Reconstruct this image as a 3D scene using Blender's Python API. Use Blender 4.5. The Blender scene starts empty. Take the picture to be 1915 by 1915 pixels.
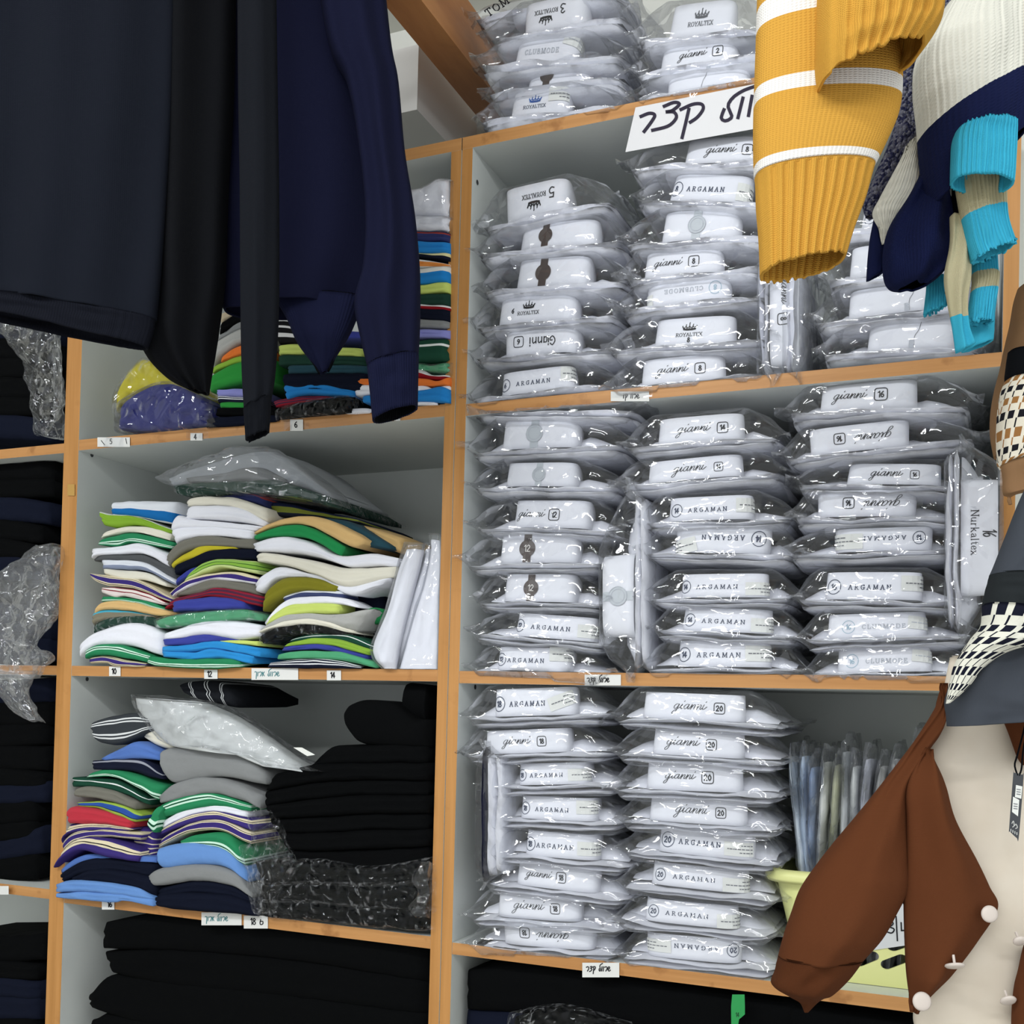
import bpy, math, random
from mathutils import Vector, Matrix, noise
S = bpy.context.scene
COL = S.collection
R = math.radians
rnd = random.Random(7)

# ------------------------------------------------------------------ camera
CAMP = Vector((0.77645, -1.58391, 1.55))
YAW, PITCH, ROLL, FPX, PPX, PPY = R(23.2869), R(1.0315), R(-1.4448), 2020.674, 957.5, 1286.44
M3 = Matrix.Rotation(YAW, 3, 'Z') @ Matrix.Rotation(PITCH, 3, 'X') @ Matrix.Rotation(ROLL, 3, 'Y')
cd = bpy.data.cameras.new('camera')
cam = bpy.data.objects.new('camera', cd); COL.objects.link(cam)
rt, fw, up = M3.col[0], M3.col[1], M3.col[2]
m4 = Matrix.Identity(4)
for i in range(3):
    m4[i][0], m4[i][1], m4[i][2], m4[i][3] = rt[i], up[i], -fw[i], CAMP[i]
cam.matrix_world = m4
cd.sensor_width = 36; cd.lens = FPX / 1915 * 36
cd.shift_y = (PPY - 957.5) / 1915
cd.clip_start = 0.02
S.camera = cam

# ------------------------------------------------------------------ world, lights, exposure
w = bpy.data.worlds.new('world'); S.world = w; w.use_nodes = True
w.node_tree.nodes['Background'].inputs[0].default_value = (0.93, 0.97, 1.0, 1)
w.node_tree.nodes['Background'].inputs[1].default_value = 0.80
def area(name, loc, sx, sy, power, target, col=(0.94, 0.97, 1.0)):
    d = bpy.data.lights.new(name, 'AREA'); d.shape = 'RECTANGLE'; d.size = sx; d.size_y = sy
    d.energy = power; d.color = col
    o = bpy.data.objects.new(name, d); COL.objects.link(o); o.location = loc
    o.rotation_euler = (Vector(target) - Vector(loc)).to_track_quat('-Z', 'Y').to_euler()
    o['label'] = 'long white ceiling tube light of the shop'; o['category'] = 'light'; o['group'] = 'ceiling tube lights'
    return o
area('ceiling_light', (0.1, -2.1, 2.90), 1.5, 0.06, 12, (0.2, -0.3, 1.4))
area('ceiling_light', (1.5, -2.3, 2.90), 1.5, 0.06, 10, (0.7, -0.3, 1.4))
area('ceiling_light', (-1.2, -2.2, 2.90), 1.5, 0.06, 14, (-0.7, -0.3, 1.4))
area('ceiling_light', (0.3, -3.4, 2.90), 2.4, 0.06, 13, (0.1, -0.3, 1.5))
S.view_settings.view_transform = 'Standard'; S.view_settings.look = 'None'
S.view_settings.exposure = 0.27; S.view_settings.gamma = 1.0; S.view_settings.use_curve_mapping = False
try:
    S.cycles.transparent_max_bounces = 32
    S.cycles.max_bounces = 6; S.cycles.diffuse_bounces = 3; S.cycles.glossy_bounces = 2
except Exception:
    pass

# ------------------------------------------------------------------ geometry of the view: pixel -> point at a given depth
def ray(px, py):
    return M3 @ Vector(((px - PPX) / FPX, 1, (PPY - py) / FPX))
def at(px, py, Y=0.0):
    d = ray(px, py); return CAMP + d * ((Y - CAMP.y) / d.y)
def atz(px, py, z):
    d = ray(px, py); return CAMP + d * ((z - CAMP.z) / d.z)
def atx(px, py, x):
    d = ray(px, py); return CAMP + d * ((x - CAMP.x) / d.x)
def atd(px, py, D):
    return CAMP + ray(px, py) * D
CROP = {'A': (700, 0, .3969), 'E': (1380, 0, .3969), 'F': (840, 720, .3446), 'H': (1400, 680, .3185), 'I': (840, 1260, .342),
        'Q': (1400, 1260, .342), 'L3': (100, 800, .3969), 'L4': (90, 1270, .4021), 'L2': (380, 560, .2507), 'L2r': (760, 280, .2507),
        'N': (0, 0, .47), 'P': (0, 0, 1), 'S': (1740, 900, .2454), 'V': (1840, 560, .2089), 'A0': (0, 580, .1462), 'A1': (0, 840, .2193),
        'A3': (0, 1400, .269), 'T': (1160, 150, .13577), 'B': (1420, 1360, .2821), 'Z': (850, 1780, .3394)}
def K(c, x, y):
    o = CROP[c]; return o[0] + x * o[2], o[1] + y * o[2]

# ------------------------------------------------------------------ materials
def lin(c):
    return tuple((v / 255 / 12.92) if v / 255 <= 0.04045 else ((v / 255 + 0.055) / 1.055) ** 2.4 for v in c) + (1,)
MATS = {}
def newmat(key):
    m = bpy.data.materials.new(key); m.use_nodes = True; MATS[key] = m
    nt = m.node_tree; return m, nt, nt.nodes['Principled BSDF'], nt.nodes.new, nt.links.new
def plain(key, col, rough=0.6, spec=0.4, metal=0.0):
    if key in MATS: return MATS[key]
    m, nt, b, N, L = newmat(key)
    b.inputs['Base Color'].default_value = lin(col); b.inputs['Roughness'].default_value = rough
    b.inputs['Specular IOR Level'].default_value = spec; b.inputs['Metallic'].default_value = metal
    return m
def weave(nt, b, N, L, scale=420, strength=.35, dist=.0006, coord='Object'):
    tc = N('ShaderNodeTexCoord'); n1 = N('ShaderNodeTexNoise'); n1.inputs['Scale'].default_value = scale; n1.inputs['Detail'].default_value = 2
    n2 = N('ShaderNodeTexNoise'); n2.inputs['Scale'].default_value = 26; n2.inputs['Detail'].default_value = 3
    L(tc.outputs[coord], n1.inputs['Vector']); L(tc.outputs[coord], n2.inputs['Vector'])
    b1 = N('ShaderNodeBump'); b1.inputs['Strength'].default_value = strength; b1.inputs['Distance'].default_value = dist
    b2 = N('ShaderNodeBump'); b2.inputs['Strength'].default_value = .5; b2.inputs['Distance'].default_value = .006
    L(n1.outputs[0], b1.inputs['Height']); L(n2.outputs[0], b2.inputs['Height']); L(b2.outputs[0], b1.inputs['Normal']); L(b1.outputs[0], b.inputs['Normal'])
def cloth(key, col, sheen=.15, rough=.92):
    key = 'cloth_' + key
    if key in MATS: return MATS[key]
    m, nt, b, N, L = newmat(key)
    b.inputs['Base Color'].default_value = lin(col); b.inputs['Roughness'].default_value = rough
    b.inputs['Specular IOR Level'].default_value = .12 if sum(col) > 160 else .05; b.inputs['Sheen Weight'].default_value = sheen * .3 if sum(col) > 160 else 0; b.inputs['Sheen Roughness'].default_value = .6
    weave(nt, b, N, L)
    return m
def striped(key, stops, axis=1, knit=False):
    """cloth with bands along one UV axis: stops = [(pos, colour), ...]"""
    key = 'striped_' + key
    if key in MATS: return MATS[key]
    m, nt, b, N, L = newmat(key)
    uv = N('ShaderNodeUVMap'); sp = N('ShaderNodeSeparateXYZ'); L(uv.outputs[0], sp.inputs[0])
    r = N('ShaderNodeValToRGB'); r.color_ramp.interpolation = 'CONSTANT'
    e = r.color_ramp.elements
    while len(e) > 1: e.remove(e[-1])
    e[0].position = stops[0][0]; e[0].color = lin(stops[0][1])
    for p, c in stops[1:]:
        q = e.new(p); q.color = lin(c)
    L(sp.outputs[axis], r.inputs[0]); L(r.outputs[0], b.inputs['Base Color'])
    b.inputs['Roughness'].default_value = .92; b.inputs['Specular IOR Level'].default_value = .1; b.inputs['Sheen Weight'].default_value = .0
    if knit: knit_bump(nt, b, N, L, knit)
    else: weave(nt, b, N, L)
    return m
def knit_bump(nt, b, N, L, freq, strength=.55):
    uv = N('ShaderNodeUVMap'); mp = N('ShaderNodeMapping'); mp.inputs['Scale'].default_value = (freq[0], freq[1], 1)
    L(uv.outputs[0], mp.inputs[0])
    w1 = N('ShaderNodeTexWave'); w1.bands_direction = 'X'; w1.inputs['Scale'].default_value = .314; w1.inputs['Distortion'].default_value = .6
    w2 = N('ShaderNodeTexWave'); w2.bands_direction = 'Y'; w2.inputs['Scale'].default_value = .314; w2.inputs['Distortion'].default_value = .8
    L(mp.outputs[0], w1.inputs[0]); L(mp.outputs[0], w2.inputs[0])
    mx = N('ShaderNodeMath'); mx.operation = 'MULTIPLY'; L(w1.outputs[1], mx.inputs[0]); L(w2.outputs[1], mx.inputs[1])
    bp = N('ShaderNodeBump'); bp.inputs['Strength'].default_value = strength; bp.inputs['Distance'].default_value = .0012
    L(mx.outputs[0], bp.inputs['Height']); L(bp.outputs[0], b.inputs['Normal'])
def knit(key, col, freq):
    key = 'knit_' + key
    if key in MATS: return MATS[key]
    m, nt, b, N, L = newmat(key)
    b.inputs['Base Color'].default_value = lin(col); b.inputs['Roughness'].default_value = .95
    b.inputs['Specular IOR Level'].default_value = .08; b.inputs['Sheen Weight'].default_value = 0
    knit_bump(nt, b, N, L, freq, .55 if max(freq) < 130 else .22)
    return m
def wood(key, axis, cols, grain=1.0, scl=(1, 1, 1)):
    if key in MATS: return MATS[key]
    m, nt, b, N, L = newmat(key)
    tc = N('ShaderNodeTexCoord'); mp = N('ShaderNodeMapping')
    s = [60, 60, 60]; s['XYZ'.index(axis)] = 2.2
    mp.inputs['Scale'].default_value = [a * q for a, q in zip(s, scl)]
    L(tc.outputs['Object'], mp.inputs[0])
    n = N('ShaderNodeTexNoise'); n.inputs['Scale'].default_value = 1.0; n.inputs['Detail'].default_value = 5; n.inputs['Roughness'].default_value = .6
    L(mp.outputs[0], n.inputs[0])
    r = N('ShaderNodeValToRGB'); r.color_ramp.elements[0].position = .3; r.color_ramp.elements[1].position = .72
    r.color_ramp.elements[0].color = lin(cols[0]); r.color_ramp.elements[1].color = lin(cols[1])
    L(n.outputs[0], r.inputs[0])
    n2 = N('ShaderNodeTexNoise'); n2.inputs['Scale'].default_value = 22; n2.inputs['Detail'].default_value = 4; L(tc.outputs['Object'], n2.inputs[0])
    r2 = N('ShaderNodeValToRGB'); r2.color_ramp.elements[0].position = .60; r2.color_ramp.elements[1].position = .70
    r2.color_ramp.elements[0].color = (1, 1, 1, 1); r2.color_ramp.elements[1].color = (.72, .66, .60, 1)
    L(n2.outputs[0], r2.inputs[0])
    mx = N('ShaderNodeMix'); mx.data_type = 'RGBA'; mx.blend_type = 'MULTIPLY'; mx.inputs[0].default_value = grain
    L(r.outputs[0], mx.inputs[6]); L(r2.outputs[0], mx.inputs[7]); L(mx.outputs[2], b.inputs['Base Color'])
    b.inputs['Roughness'].default_value = .45; b.inputs['Specular IOR Level'].default_value = .35
    return m
def plastic(key='clear_plastic', base=.05, haze=.07, scale=16, bump=.55, tint=(.985, .99, 1), top=.5):
    if key in MATS: return MATS[key]
    m = bpy.data.materials.new(key); m.use_nodes = True; MATS[key] = m
    nt = m.node_tree; nt.nodes.clear(); N, L = nt.nodes.new, nt.links.new
    out = N('ShaderNodeOutputMaterial'); tr = N('ShaderNodeBsdfTransparent'); tr.inputs[0].default_value = tint + (1,)
    gl = N('ShaderNodeBsdfGlossy'); gl.inputs['Roughness'].default_value = .035
    df = N('ShaderNodeBsdfDiffuse'); df.inputs[0].default_value = (.9, .92, .95, 1)
    tc = N('ShaderNodeTexCoord')
    n1 = N('ShaderNodeTexNoise'); n1.noise_type = 'RIDGED_MULTIFRACTAL'; n1.inputs['Scale'].default_value = scale; n1.inputs['Detail'].default_value = 3.0
    n1.inputs['Distortion'].default_value = .8
    n2 = N('ShaderNodeTexVoronoi'); n2.feature = 'DISTANCE_TO_EDGE'; n2.inputs['Scale'].default_value = scale * 1.3
    L(tc.outputs['Object'], n1.inputs[0]); L(tc.outputs['Object'], n2.inputs['Vector'])
    bp = N('ShaderNodeBump'); bp.inputs['Strength'].default_value = bump; bp.inputs['Distance'].default_value = .012
    bp2 = N('ShaderNodeBump'); bp2.inputs['Strength'].default_value = bump * .8; bp2.inputs['Distance'].default_value = .02
    L(n1.outputs[0], bp.inputs['Height']); L(n2.outputs['Distance'], bp2.inputs['Height']); L(bp.outputs[0], bp2.inputs['Normal']); L(bp2.outputs[0], gl.inputs['Normal'])
    lw = N('ShaderNodeLayerWeight'); lw.inputs[0].default_value = .25; L(bp2.outputs[0], lw.inputs['Normal'])
    mr = N('ShaderNodeMapRange'); mr.inputs[3].default_value = base; mr.inputs[4].default_value = top
    L(lw.outputs['Fresnel'], mr.inputs[0])
    mh = N('ShaderNodeMapRange'); mh.inputs[3].default_value = haze; mh.inputs[4].default_value = haze + .28
    pw = N('ShaderNodeMath'); pw.operation = 'POWER'; pw.inputs[1].default_value = 3; L(lw.outputs['Facing'], pw.inputs[0]); L(pw.outputs[0], mh.inputs[0])
    m1 = N('ShaderNodeMixShader'); L(mh.outputs[0], m1.inputs[0]); L(tr.outputs[0], m1.inputs[1]); L(df.outputs[0], m1.inputs[2])
    m2 = N('ShaderNodeMixShader'); L(mr.outputs[0], m2.inputs[0]); L(m1.outputs[0], m2.inputs[1]); L(gl.outputs[0], m2.inputs[2])
    L(m2.outputs[0], out.inputs[0])
    return m
def hounds(key, cols, n):
    """woven check: cols = (light, dark, accent)"""
    if key in MATS: return MATS[key]
    m, nt, b, N, L = newmat(key)
    uv = N('ShaderNodeUVMap'); mp = N('ShaderNodeMapping'); mp.inputs['Scale'].default_value = (n[0], n[1], 1); L(uv.outputs[0], mp.inputs[0])
    sp = N('ShaderNodeSeparateXYZ'); L(mp.outputs[0], sp.inputs[0])
    def M(op, a, v=None, b2=None):
        q = N('ShaderNodeMath'); q.operation = op
        L(a, q.inputs[0])
        if b2 is not None: L(b2, q.inputs[1])
        elif v is not None: q.inputs[1].default_value = v
        return q.outputs[0]
    sh = M('MULTIPLY', sp.outputs[0], .35); ys = M('ADD', sp.outputs[1], b2=sh)
    fy = M('FRACT', sp.outputs[1]); fx = M('FRACT', M('ADD', sp.outputs[0], b2=M('MULTIPLY', sp.outputs[1], .28)))
    band = M('LESS_THAN', fy, .5)
    tooth = M('LESS_THAN', fx, .62); thin = M('GREATER_THAN', fx, .86)
    dark = M('MULTIPLY', band, b2=tooth)
    inv = M('SUBTRACT', band, 1.0); inv = M('ABSOLUTE', inv)
    dark2 = M('MULTIPLY', inv, b2=thin); dk = M('MAXIMUM', dark, b2=dark2)
    mx = N('ShaderNodeMix'); mx.data_type = 'RGBA'; L(dk, mx.inputs[0]); mx.inputs[6].default_value = lin(cols[0])
    alt = M('LESS_THAN', M('FRACT', M('MULTIPLY', sp.outputs[1], .5)), .5)
    m2 = N('ShaderNodeMix'); m2.data_type = 'RGBA'; L(alt, m2.inputs[0]); m2.inputs[6].default_value = lin(cols[1]); m2.inputs[7].default_value = lin(cols[2])
    L(m2.outputs[2], mx.inputs[7]); L(mx.outputs[2], b.inputs['Base Color'])
    b.inputs['Roughness'].default_value = .95; b.inputs['Specular IOR Level'].default_value = .1
    weave(nt, b, N, L, 300, .6, .001)
    return m
WHITE = cloth('white', (232, 233, 240), .05, .85)
COLLAR = plain('white_collar', (238, 239, 245), .6, .25)
PAPER = plain('label_paper', (226, 226, 222), .8, .2)
STICK = plain('sticker_paper', (232, 233, 227), .7, .2)
INK = plain('black_ink', (22, 22, 28), .6, .2)
GREYINK = plain('grey_ink', (110, 112, 118), .7, .2)
NAVYINK = plain('navy_ink', (44, 56, 84), .6, .2)
PALEINK = plain('pale_blue_ink', (172, 196, 210), .7, .2)
PALEGREY = plain('pale_grey_ink', (188, 192, 200), .7, .2)
BLUEINK = plain('blue_ink', (40, 98, 178), .6, .2)
TEALINK = plain('teal_ink', (40, 120, 125), .6, .2)
BROWN = plain('brown_foil', (62, 46, 38), .35, .6)
SILVER = plain('silver_foil', (196, 202, 206), .35, .6)
WOODH = wood('beech_edge_horizontal', 'X', ((176, 122, 68), (204, 150, 92)))
WOODV = wood('beech_edge_vertical', 'Z', ((176, 122, 62), (202, 146, 84)), .35)
PINE = wood('pine_beam', 'Y', ((150, 92, 48), (192, 132, 78)), .3, (.25, 1, .25))
def melamine():
    m, nt, b, N, L = newmat('grey_melamine')
    tc = N('ShaderNodeTexCoord'); n = N('ShaderNodeTexNoise'); n.inputs['Scale'].default_value = 9; n.inputs['Detail'].default_value = 6
    L(tc.outputs['Object'], n.inputs[0]); r = N('ShaderNodeValToRGB')
    r.color_ramp.elements[0].color = lin((210, 214, 210)); r.color_ramp.elements[1].color = lin((224, 228, 224))
    L(n.outputs[0], r.inputs[0]); L(r.outputs[0], b.inputs['Base Color']); b.inputs['Roughness'].default_value = .5
    return m
MELA = melamine()
PLASTIC = plastic('clear_plastic', .055, .03, 16, .7)
PLASTIC2 = plastic('crumpled_plastic', .05, .006, 22, 1.0)
PLASTICB = plastic('crinkled_film', .022, .0, 40, 1.0, (1, 1, 1), .13)
PLASTICH = plastic('hazy_film', .06, .05, 20, 1.0)
PLASTIC3 = plastic('thin_plastic', .05, .03, 12, .6)

# ------------------------------------------------------------------ object helpers
def mesh(name, verts, faces, mats, parent=None, mi=None, smooth=True, uvs=None):
    me = bpy.data.meshes.new(name); me.from_pydata([tuple(v) for v in verts], [], faces)
    for m in (mats if isinstance(mats, (list, tuple)) else [mats]): me.materials.append(m)
    if mi: me.polygons.foreach_set('material_index', mi)
    if smooth: me.polygons.foreach_set('use_smooth', [True] * len(me.polygons))
    if uvs:
        l = me.uv_layers.new(name='UVMap')
        vi = [0] * len(me.loops); me.loops.foreach_get('vertex_index', vi)
        l.data.foreach_set('uv', [c for i in vi for c in uvs[i]])
    me.update()
    o = bpy.data.objects.new(name, me); COL.objects.link(o)
    if parent: o.parent = parent
    return o
def tag(o, label, cat, group=None, kind=None):
    o['label'] = label; o['category'] = cat
    if group: o['group'] = group
    if kind: o['kind'] = kind
    return o
def thing(name, label, cat, loc=(0, 0, 0), rot=(0, 0, 0), group=None):
    o = bpy.data.objects.new(name, None); COL.objects.link(o); o.location = loc; o.rotation_euler = rot
    o.empty_display_size = .02
    return tag(o, label, cat, group)
class MB:
    def __init__(s): s.v = []; s.f = []; s.m = []
    def add(s, v, f, m=0):
        b = len(s.v); s.v += [tuple(q) for q in v]; s.f += [tuple(i + b for i in q) for q in f]; s.m += [m] * len(f)
    def box(s, a, b, m=0, front=None):
        x0, y0, z0 = a; x1, y1, z1 = b
        v = [(x0, y0, z0), (x1, y0, z0), (x1, y1, z0), (x0, y1, z0), (x0, y0, z1), (x1, y0, z1), (x1, y1, z1), (x0, y1, z1)]
        f = [(0, 3, 2, 1), (4, 5, 6, 7), (0, 1, 5, 4), (1, 2, 6, 5), (2, 3, 7, 6), (3, 0, 4, 7)]
        k = len(s.f); s.add(v, f, m)
        if front is not None: s.m[k + 2] = front
    def ob(s, name, mats, parent=None, smooth=False):
        return mesh(name, s.v, s.f, mats, parent, s.m, smooth)
def catmull(pts, n):
    """resample a list of tuples to n points on a Catmull-Rom curve"""
    P = [tuple(p) for p in pts]
    if len(P) == 1: return P * n
    out = []; k = len(P) - 1
    for i in range(n):
        t = i / (n - 1) * k; j = min(int(t), k - 1); f = t - j
        p1, p2 = P[j], P[j + 1]; p0 = P[j - 1] if j else tuple(2 * a - b for a, b in zip(p1, p2)); p3 = P[j + 2] if j + 2 <= k else tuple(2 * b - a for a, b in zip(p1, p2))
        out.append(tuple(.5 * (2 * b + (c - a) * f + (2 * a - 5 * b + 4 * c - d) * f * f + (3 * b - a - 3 * c + d) * f ** 3) for a, b, c, d in zip(p0, p1, p2, p3)))
    return out
def nz(x, y, z=0.0):
    return noise.noise(Vector((x, y, z)))
def ridge(x, y, z=0.0):
    return 1 - 2 * abs(noise.noise(Vector((x, y, z))))

# ------------------------------------------------------------------ lettering: strokes -> flat ribbons laid on a surface map
def C2(pts, n=10):
    return catmull(pts, n)
GIANNI = [C2([(.95, .82), (.62, 1.0), (.2, .72), (.08, .3), (.32, .02), (.7, .28), (.98, .95)], 14), C2([(.98, .95), (.82, .1), (.6, -.75), (.2, -1.0), (.02, -.75), (.45, -.25), (1.3, .3)], 16),
          C2([(1.3, .3), (1.62, 1.0), (1.5, .35), (1.62, .02), (2.1, .45)], 10), [(1.78, 1.45), (1.9, 1.6)],
          C2([(2.95, .82), (2.62, 1.0), (2.2, .72), (2.08, .3), (2.32, .02), (2.7, .3), (2.98, .95)], 14), C2([(2.98, .95), (2.86, .3), (3.0, .02), (3.4, .5), (3.55, .98)], 9),
          C2([(3.55, .98), (3.62, .7), (3.45, .0)], 6), C2([(3.5, .2), (3.95, .92), (4.25, .85), (4.1, .3), (4.25, .02), (4.6, .5), (4.75, .98)], 14),
          C2([(4.75, .98), (4.82, .7), (4.65, .0)], 6), C2([(4.7, .2), (5.15, .92), (5.45, .85), (5.3, .3), (5.45, .02), (5.8, .5), (5.95, 1.0)], 14),
          C2([(5.95, 1.0), (5.8, .35), (5.95, .02), (6.4, .4), (6.6, .6)], 9), [(6.12, 1.45), (6.24, 1.6)]]
def ser(x, y, w=.13): return [(x - w, y), (x + w, y)]
CAPS = {
 'A': (.8, [[(.05, 0), (.4, 1)], [(.4, 1), (.75, 0)], [(.17, .35), (.63, .35)], ser(.05, 0), ser(.75, 0)]),
 'R': (.8, [[(.15, 0), (.15, 1)], C2([(.15, 1), (.55, 1), (.65, .75), (.5, .52), (.15, .5)], 9), [(.35, .5), (.75, 0)], ser(.15, 0), ser(.15, 1), ser(.77, 0, .1)]),
 'G': (.85, [C2([(.75, .8), (.5, 1), (.15, .8), (.08, .4), (.35, 0), (.72, .15)], 14), [(.74, .1), (.74, .45)], ser(.68, .45, .2), [(.75, .8), (.75, 1)]]),
 'M': (1.05, [[(.12, 0), (.16, 1)], [(.16, 1), (.52, .1)], [(.52, .1), (.9, 1)], [(.9, 1), (.93, 0)], ser(.12, 0), ser(.93, 0), ser(.12, 1, .08), ser(.93, 1, .08)]),
 'N': (.9, [[(.12, 0), (.12, 1)], [(.12, 1), (.78, 0)], [(.78, 0), (.78, 1)], ser(.12, 0), ser(.78, 1), ser(.1, 1, .1)]),
 'O': (.9, [C2([(.45, 1), (.15, .82), (.08, .5), (.15, .18), (.45, 0), (.75, .18), (.82, .5), (.75, .82), (.45, 1)], 20)]),
 'Y': (.8, [[(.05, 1), (.4, .48)], [(.75, 1), (.4, .48)], [(.4, .48), (.4, 0)], ser(.4, 0), ser(.05, 1), ser(.75, 1)]),
 'L': (.7, [[(.15, 1), (.15, 0)], [(.15, 0), (.62, 0)], [(.62, 0), (.62, .25)], ser(.15, 1), ser(.15, 0, .1)]),
 'T': (.8, [[(.4, 1), (.4, 0)], [(.05, 1), (.75, 1)], [(.05, 1), (.05, .8)], [(.75, 1), (.75, .8)], ser(.4, 0)]),
 'E': (.72, [[(.15, 1), (.15, 0)], [(.15, 1), (.6, 1)], [(.15, .52), (.5, .52)], [(.15, 0), (.65, 0)], [(.65, 0), (.65, .2)], [(.6, 1), (.6, .82)], ser(.15, 1, .1), ser(.15, 0, .1)]),
 'X': (.82, [[(.08, 1), (.72, 0)], [(.72, 1), (.08, 0)], ser(.08, 0), ser(.72, 0), ser(.08, 1), ser(.72, 1)]),
 'C': (.8, [C2([(.75, .78), (.5, 1), (.15, .8), (.08, .45), (.35, 0), (.75, .2)], 14)]),
 'U': (.85, [C2([(.12, 1), (.12, .3), (.4, 0), (.7, .25), (.72, 1)], 14), ser(.12, 1), ser(.72, 1)]),
 'B': (.75, [[(.15, 0), (.15, 1)], C2([(.15, 1), (.55, .95), (.52, .58), (.15, .53)], 8), C2([(.15, .53), (.65, .48), (.62, .05), (.15, 0)], 8)]),
 'D': (.88, [[(.15, 0), (.15, 1)], C2([(.15, 1), (.6, .95), (.8, .5), (.6, .05), (.15, 0)], 12)]),
 'u': (.7, [C2([(.12, .62), (.12, .18), (.3, 0), (.52, .2)], 8), [(.55, .62), (.55, 0)], ser(.58, 0, .08)]),
 'r': (.55, [[(.15, .62), (.15, 0)], C2([(.15, .4), (.3, .6), (.48, .58)], 5), ser(.15, 0, .1)]),
 'k': (.7, [[(.12, 1), (.12, 0)], [(.12, .25), (.5, .62)], [(.25, .38), (.6, 0)], ser(.12, 0, .1), ser(.58, 0, .08)]),
 'a': (.65, [C2([(.12, .52), (.3, .64), (.48, .5), (.48, .1), (.58, 0)], 9), C2([(.48, .38), (.2, .32), (.12, .12), (.28, 0), (.48, .15)], 9)]),
 'l': (.35, [[(.15, 1), (.15, 0)], ser(.15, 0, .1)]),
 't': (.45, [C2([(.2, .85), (.2, .2), (.28, 0), (.42, .08)], 8), [(.05, .62), (.4, .62)]]),
 'e': (.6, [C2([(.1, .34), (.5, .36), (.46, .58), (.28, .64), (.1, .4), (.14, .12), (.32, 0), (.52, .12)], 14)]),
 'x': (.65, [[(.08, .62), (.55, 0)], [(.52, .62), (.08, 0)], ser(.08, 0, .08), ser(.55, 0, .08)]),
}
DIG = {
 '0': [C2([(.3, 1), (.05, .5), (.3, 0), (.55, .5), (.3, 1)], 16)], '1': [[(.08, .78), (.32, 1)], [(.32, 1), (.32, 0)]],
 '2': [C2([(.05, .75), (.28, 1), (.52, .75), (.35, .42), (.05, .02)], 12), [(.05, .02), (.56, .02)]],
 '3': [C2([(.06, .85), (.3, 1), (.5, .78), (.25, .54)], 8), C2([(.25, .54), (.56, .35), (.4, .02), (.04, .1)], 9)],
 '4': [[(.4, 0), (.4, 1)], [(.4, 1), (.02, .3)], [(.02, .3), (.58, .3)]], '5': [[(.5, .98), (.12, .98)], [(.12, .98), (.08, .55)], C2([(.08, .55), (.4, .6), (.52, .3), (.3, 0), (.04, .08)], 10)],
 '6': [C2([(.45, .95), (.12, .6), (.08, .25), (.3, 0), (.53, .25), (.35, .52), (.1, .35)], 16)],
 '8': [C2([(.3, .54), (.1, .75), (.3, 1), (.5, .75), (.3, .54), (.04, .26), (.3, 0), (.56, .26), (.3, .54)], 22)],
}
def digits(t):
    out = []; x = 0
    for ch in t:
        out += [[(p[0] + x, p[1]) for p in s] for s in DIG[ch]]; x += .46 if ch == '1' else .72
    return out, x - .12
def capstext(t, gap=.35):
    out = []; x = 0
    for ch in t:
        wd, st = CAPS[ch]; out += [[(p[0] + x, p[1]) for p in s] for s in st]; x += wd + gap
    return out, x - gap
def place(strokes, x, y, sx, sy, slant=0.0, rot=0.0):
    c, s_ = math.cos(rot), math.sin(rot)
    r = []
    for st in strokes:
        q = []
        for p in st:
            u = p[0] * sx + slant * p[1] * sy; v = p[1] * sy
            q.append((x + u * c - v * s_, y + u * s_ + v * c))
        r.append(q)
    return r
def ring(cx, cy, rx, ry, n=26, p=2.0):
    q = []
    for i in range(n + 1):
        a = 2 * math.pi * i / n; c, s_ = math.cos(a), math.sin(a)
        q.append((cx + rx * math.copysign(abs(c) ** (2 / p), c), cy + ry * math.copysign(abs(s_) ** (2 / p), s_)))
    return q
def ribbons(mb, strokes, wd, fmap, off, m=0, nib=None, seg=.004):
    """wd = pen width; nib = None (round pen) or thin/thick ratio of an upright broad pen"""
    for st in strokes:
        P = [st[0]]
        for a, b in zip(st, st[1:]):
            d = math.hypot(b[0] - a[0], b[1] - a[1]); k = max(1, int(d / seg))
            P += [(a[0] + (b[0] - a[0]) * i / k, a[1] + (b[1] - a[1]) * i / k) for i in range(1, k + 1)]
        if len(P) < 2: continue
        ext = wd * .35
        d0 = math.hypot(P[1][0] - P[0][0], P[1][1] - P[0][1]) or 1; d1 = math.hypot(P[-1][0] - P[-2][0], P[-1][1] - P[-2][1]) or 1
        P[0] = (P[0][0] - (P[1][0] - P[0][0]) / d0 * ext, P[0][1] - (P[1][1] - P[0][1]) / d0 * ext)
        P[-1] = (P[-1][0] + (P[-1][0] - P[-2][0]) / d1 * ext, P[-1][1] + (P[-1][1] - P[-2][1]) / d1 * ext)
        V = []; n = len(P)
        for i in range(n):
            a = P[max(0, i - 1)]; b = P[min(n - 1, i + 1)]
            tx, ty = b[0] - a[0], b[1] - a[1]; l = math.hypot(tx, ty) or 1; tx /= l; ty /= l
            h = wd / 2
            if nib is not None: h *= nib + (1 - nib) * abs(ty)
            V += [fmap(P[i][0] - ty * h, P[i][1] + tx * h, off), fmap(P[i][0] + ty * h, P[i][1] - tx * h, off)]
        mb.add(V, [(2 * i, 2 * i + 1, 2 * i + 3, 2 * i + 2) for i in range(n - 1)], m)
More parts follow.
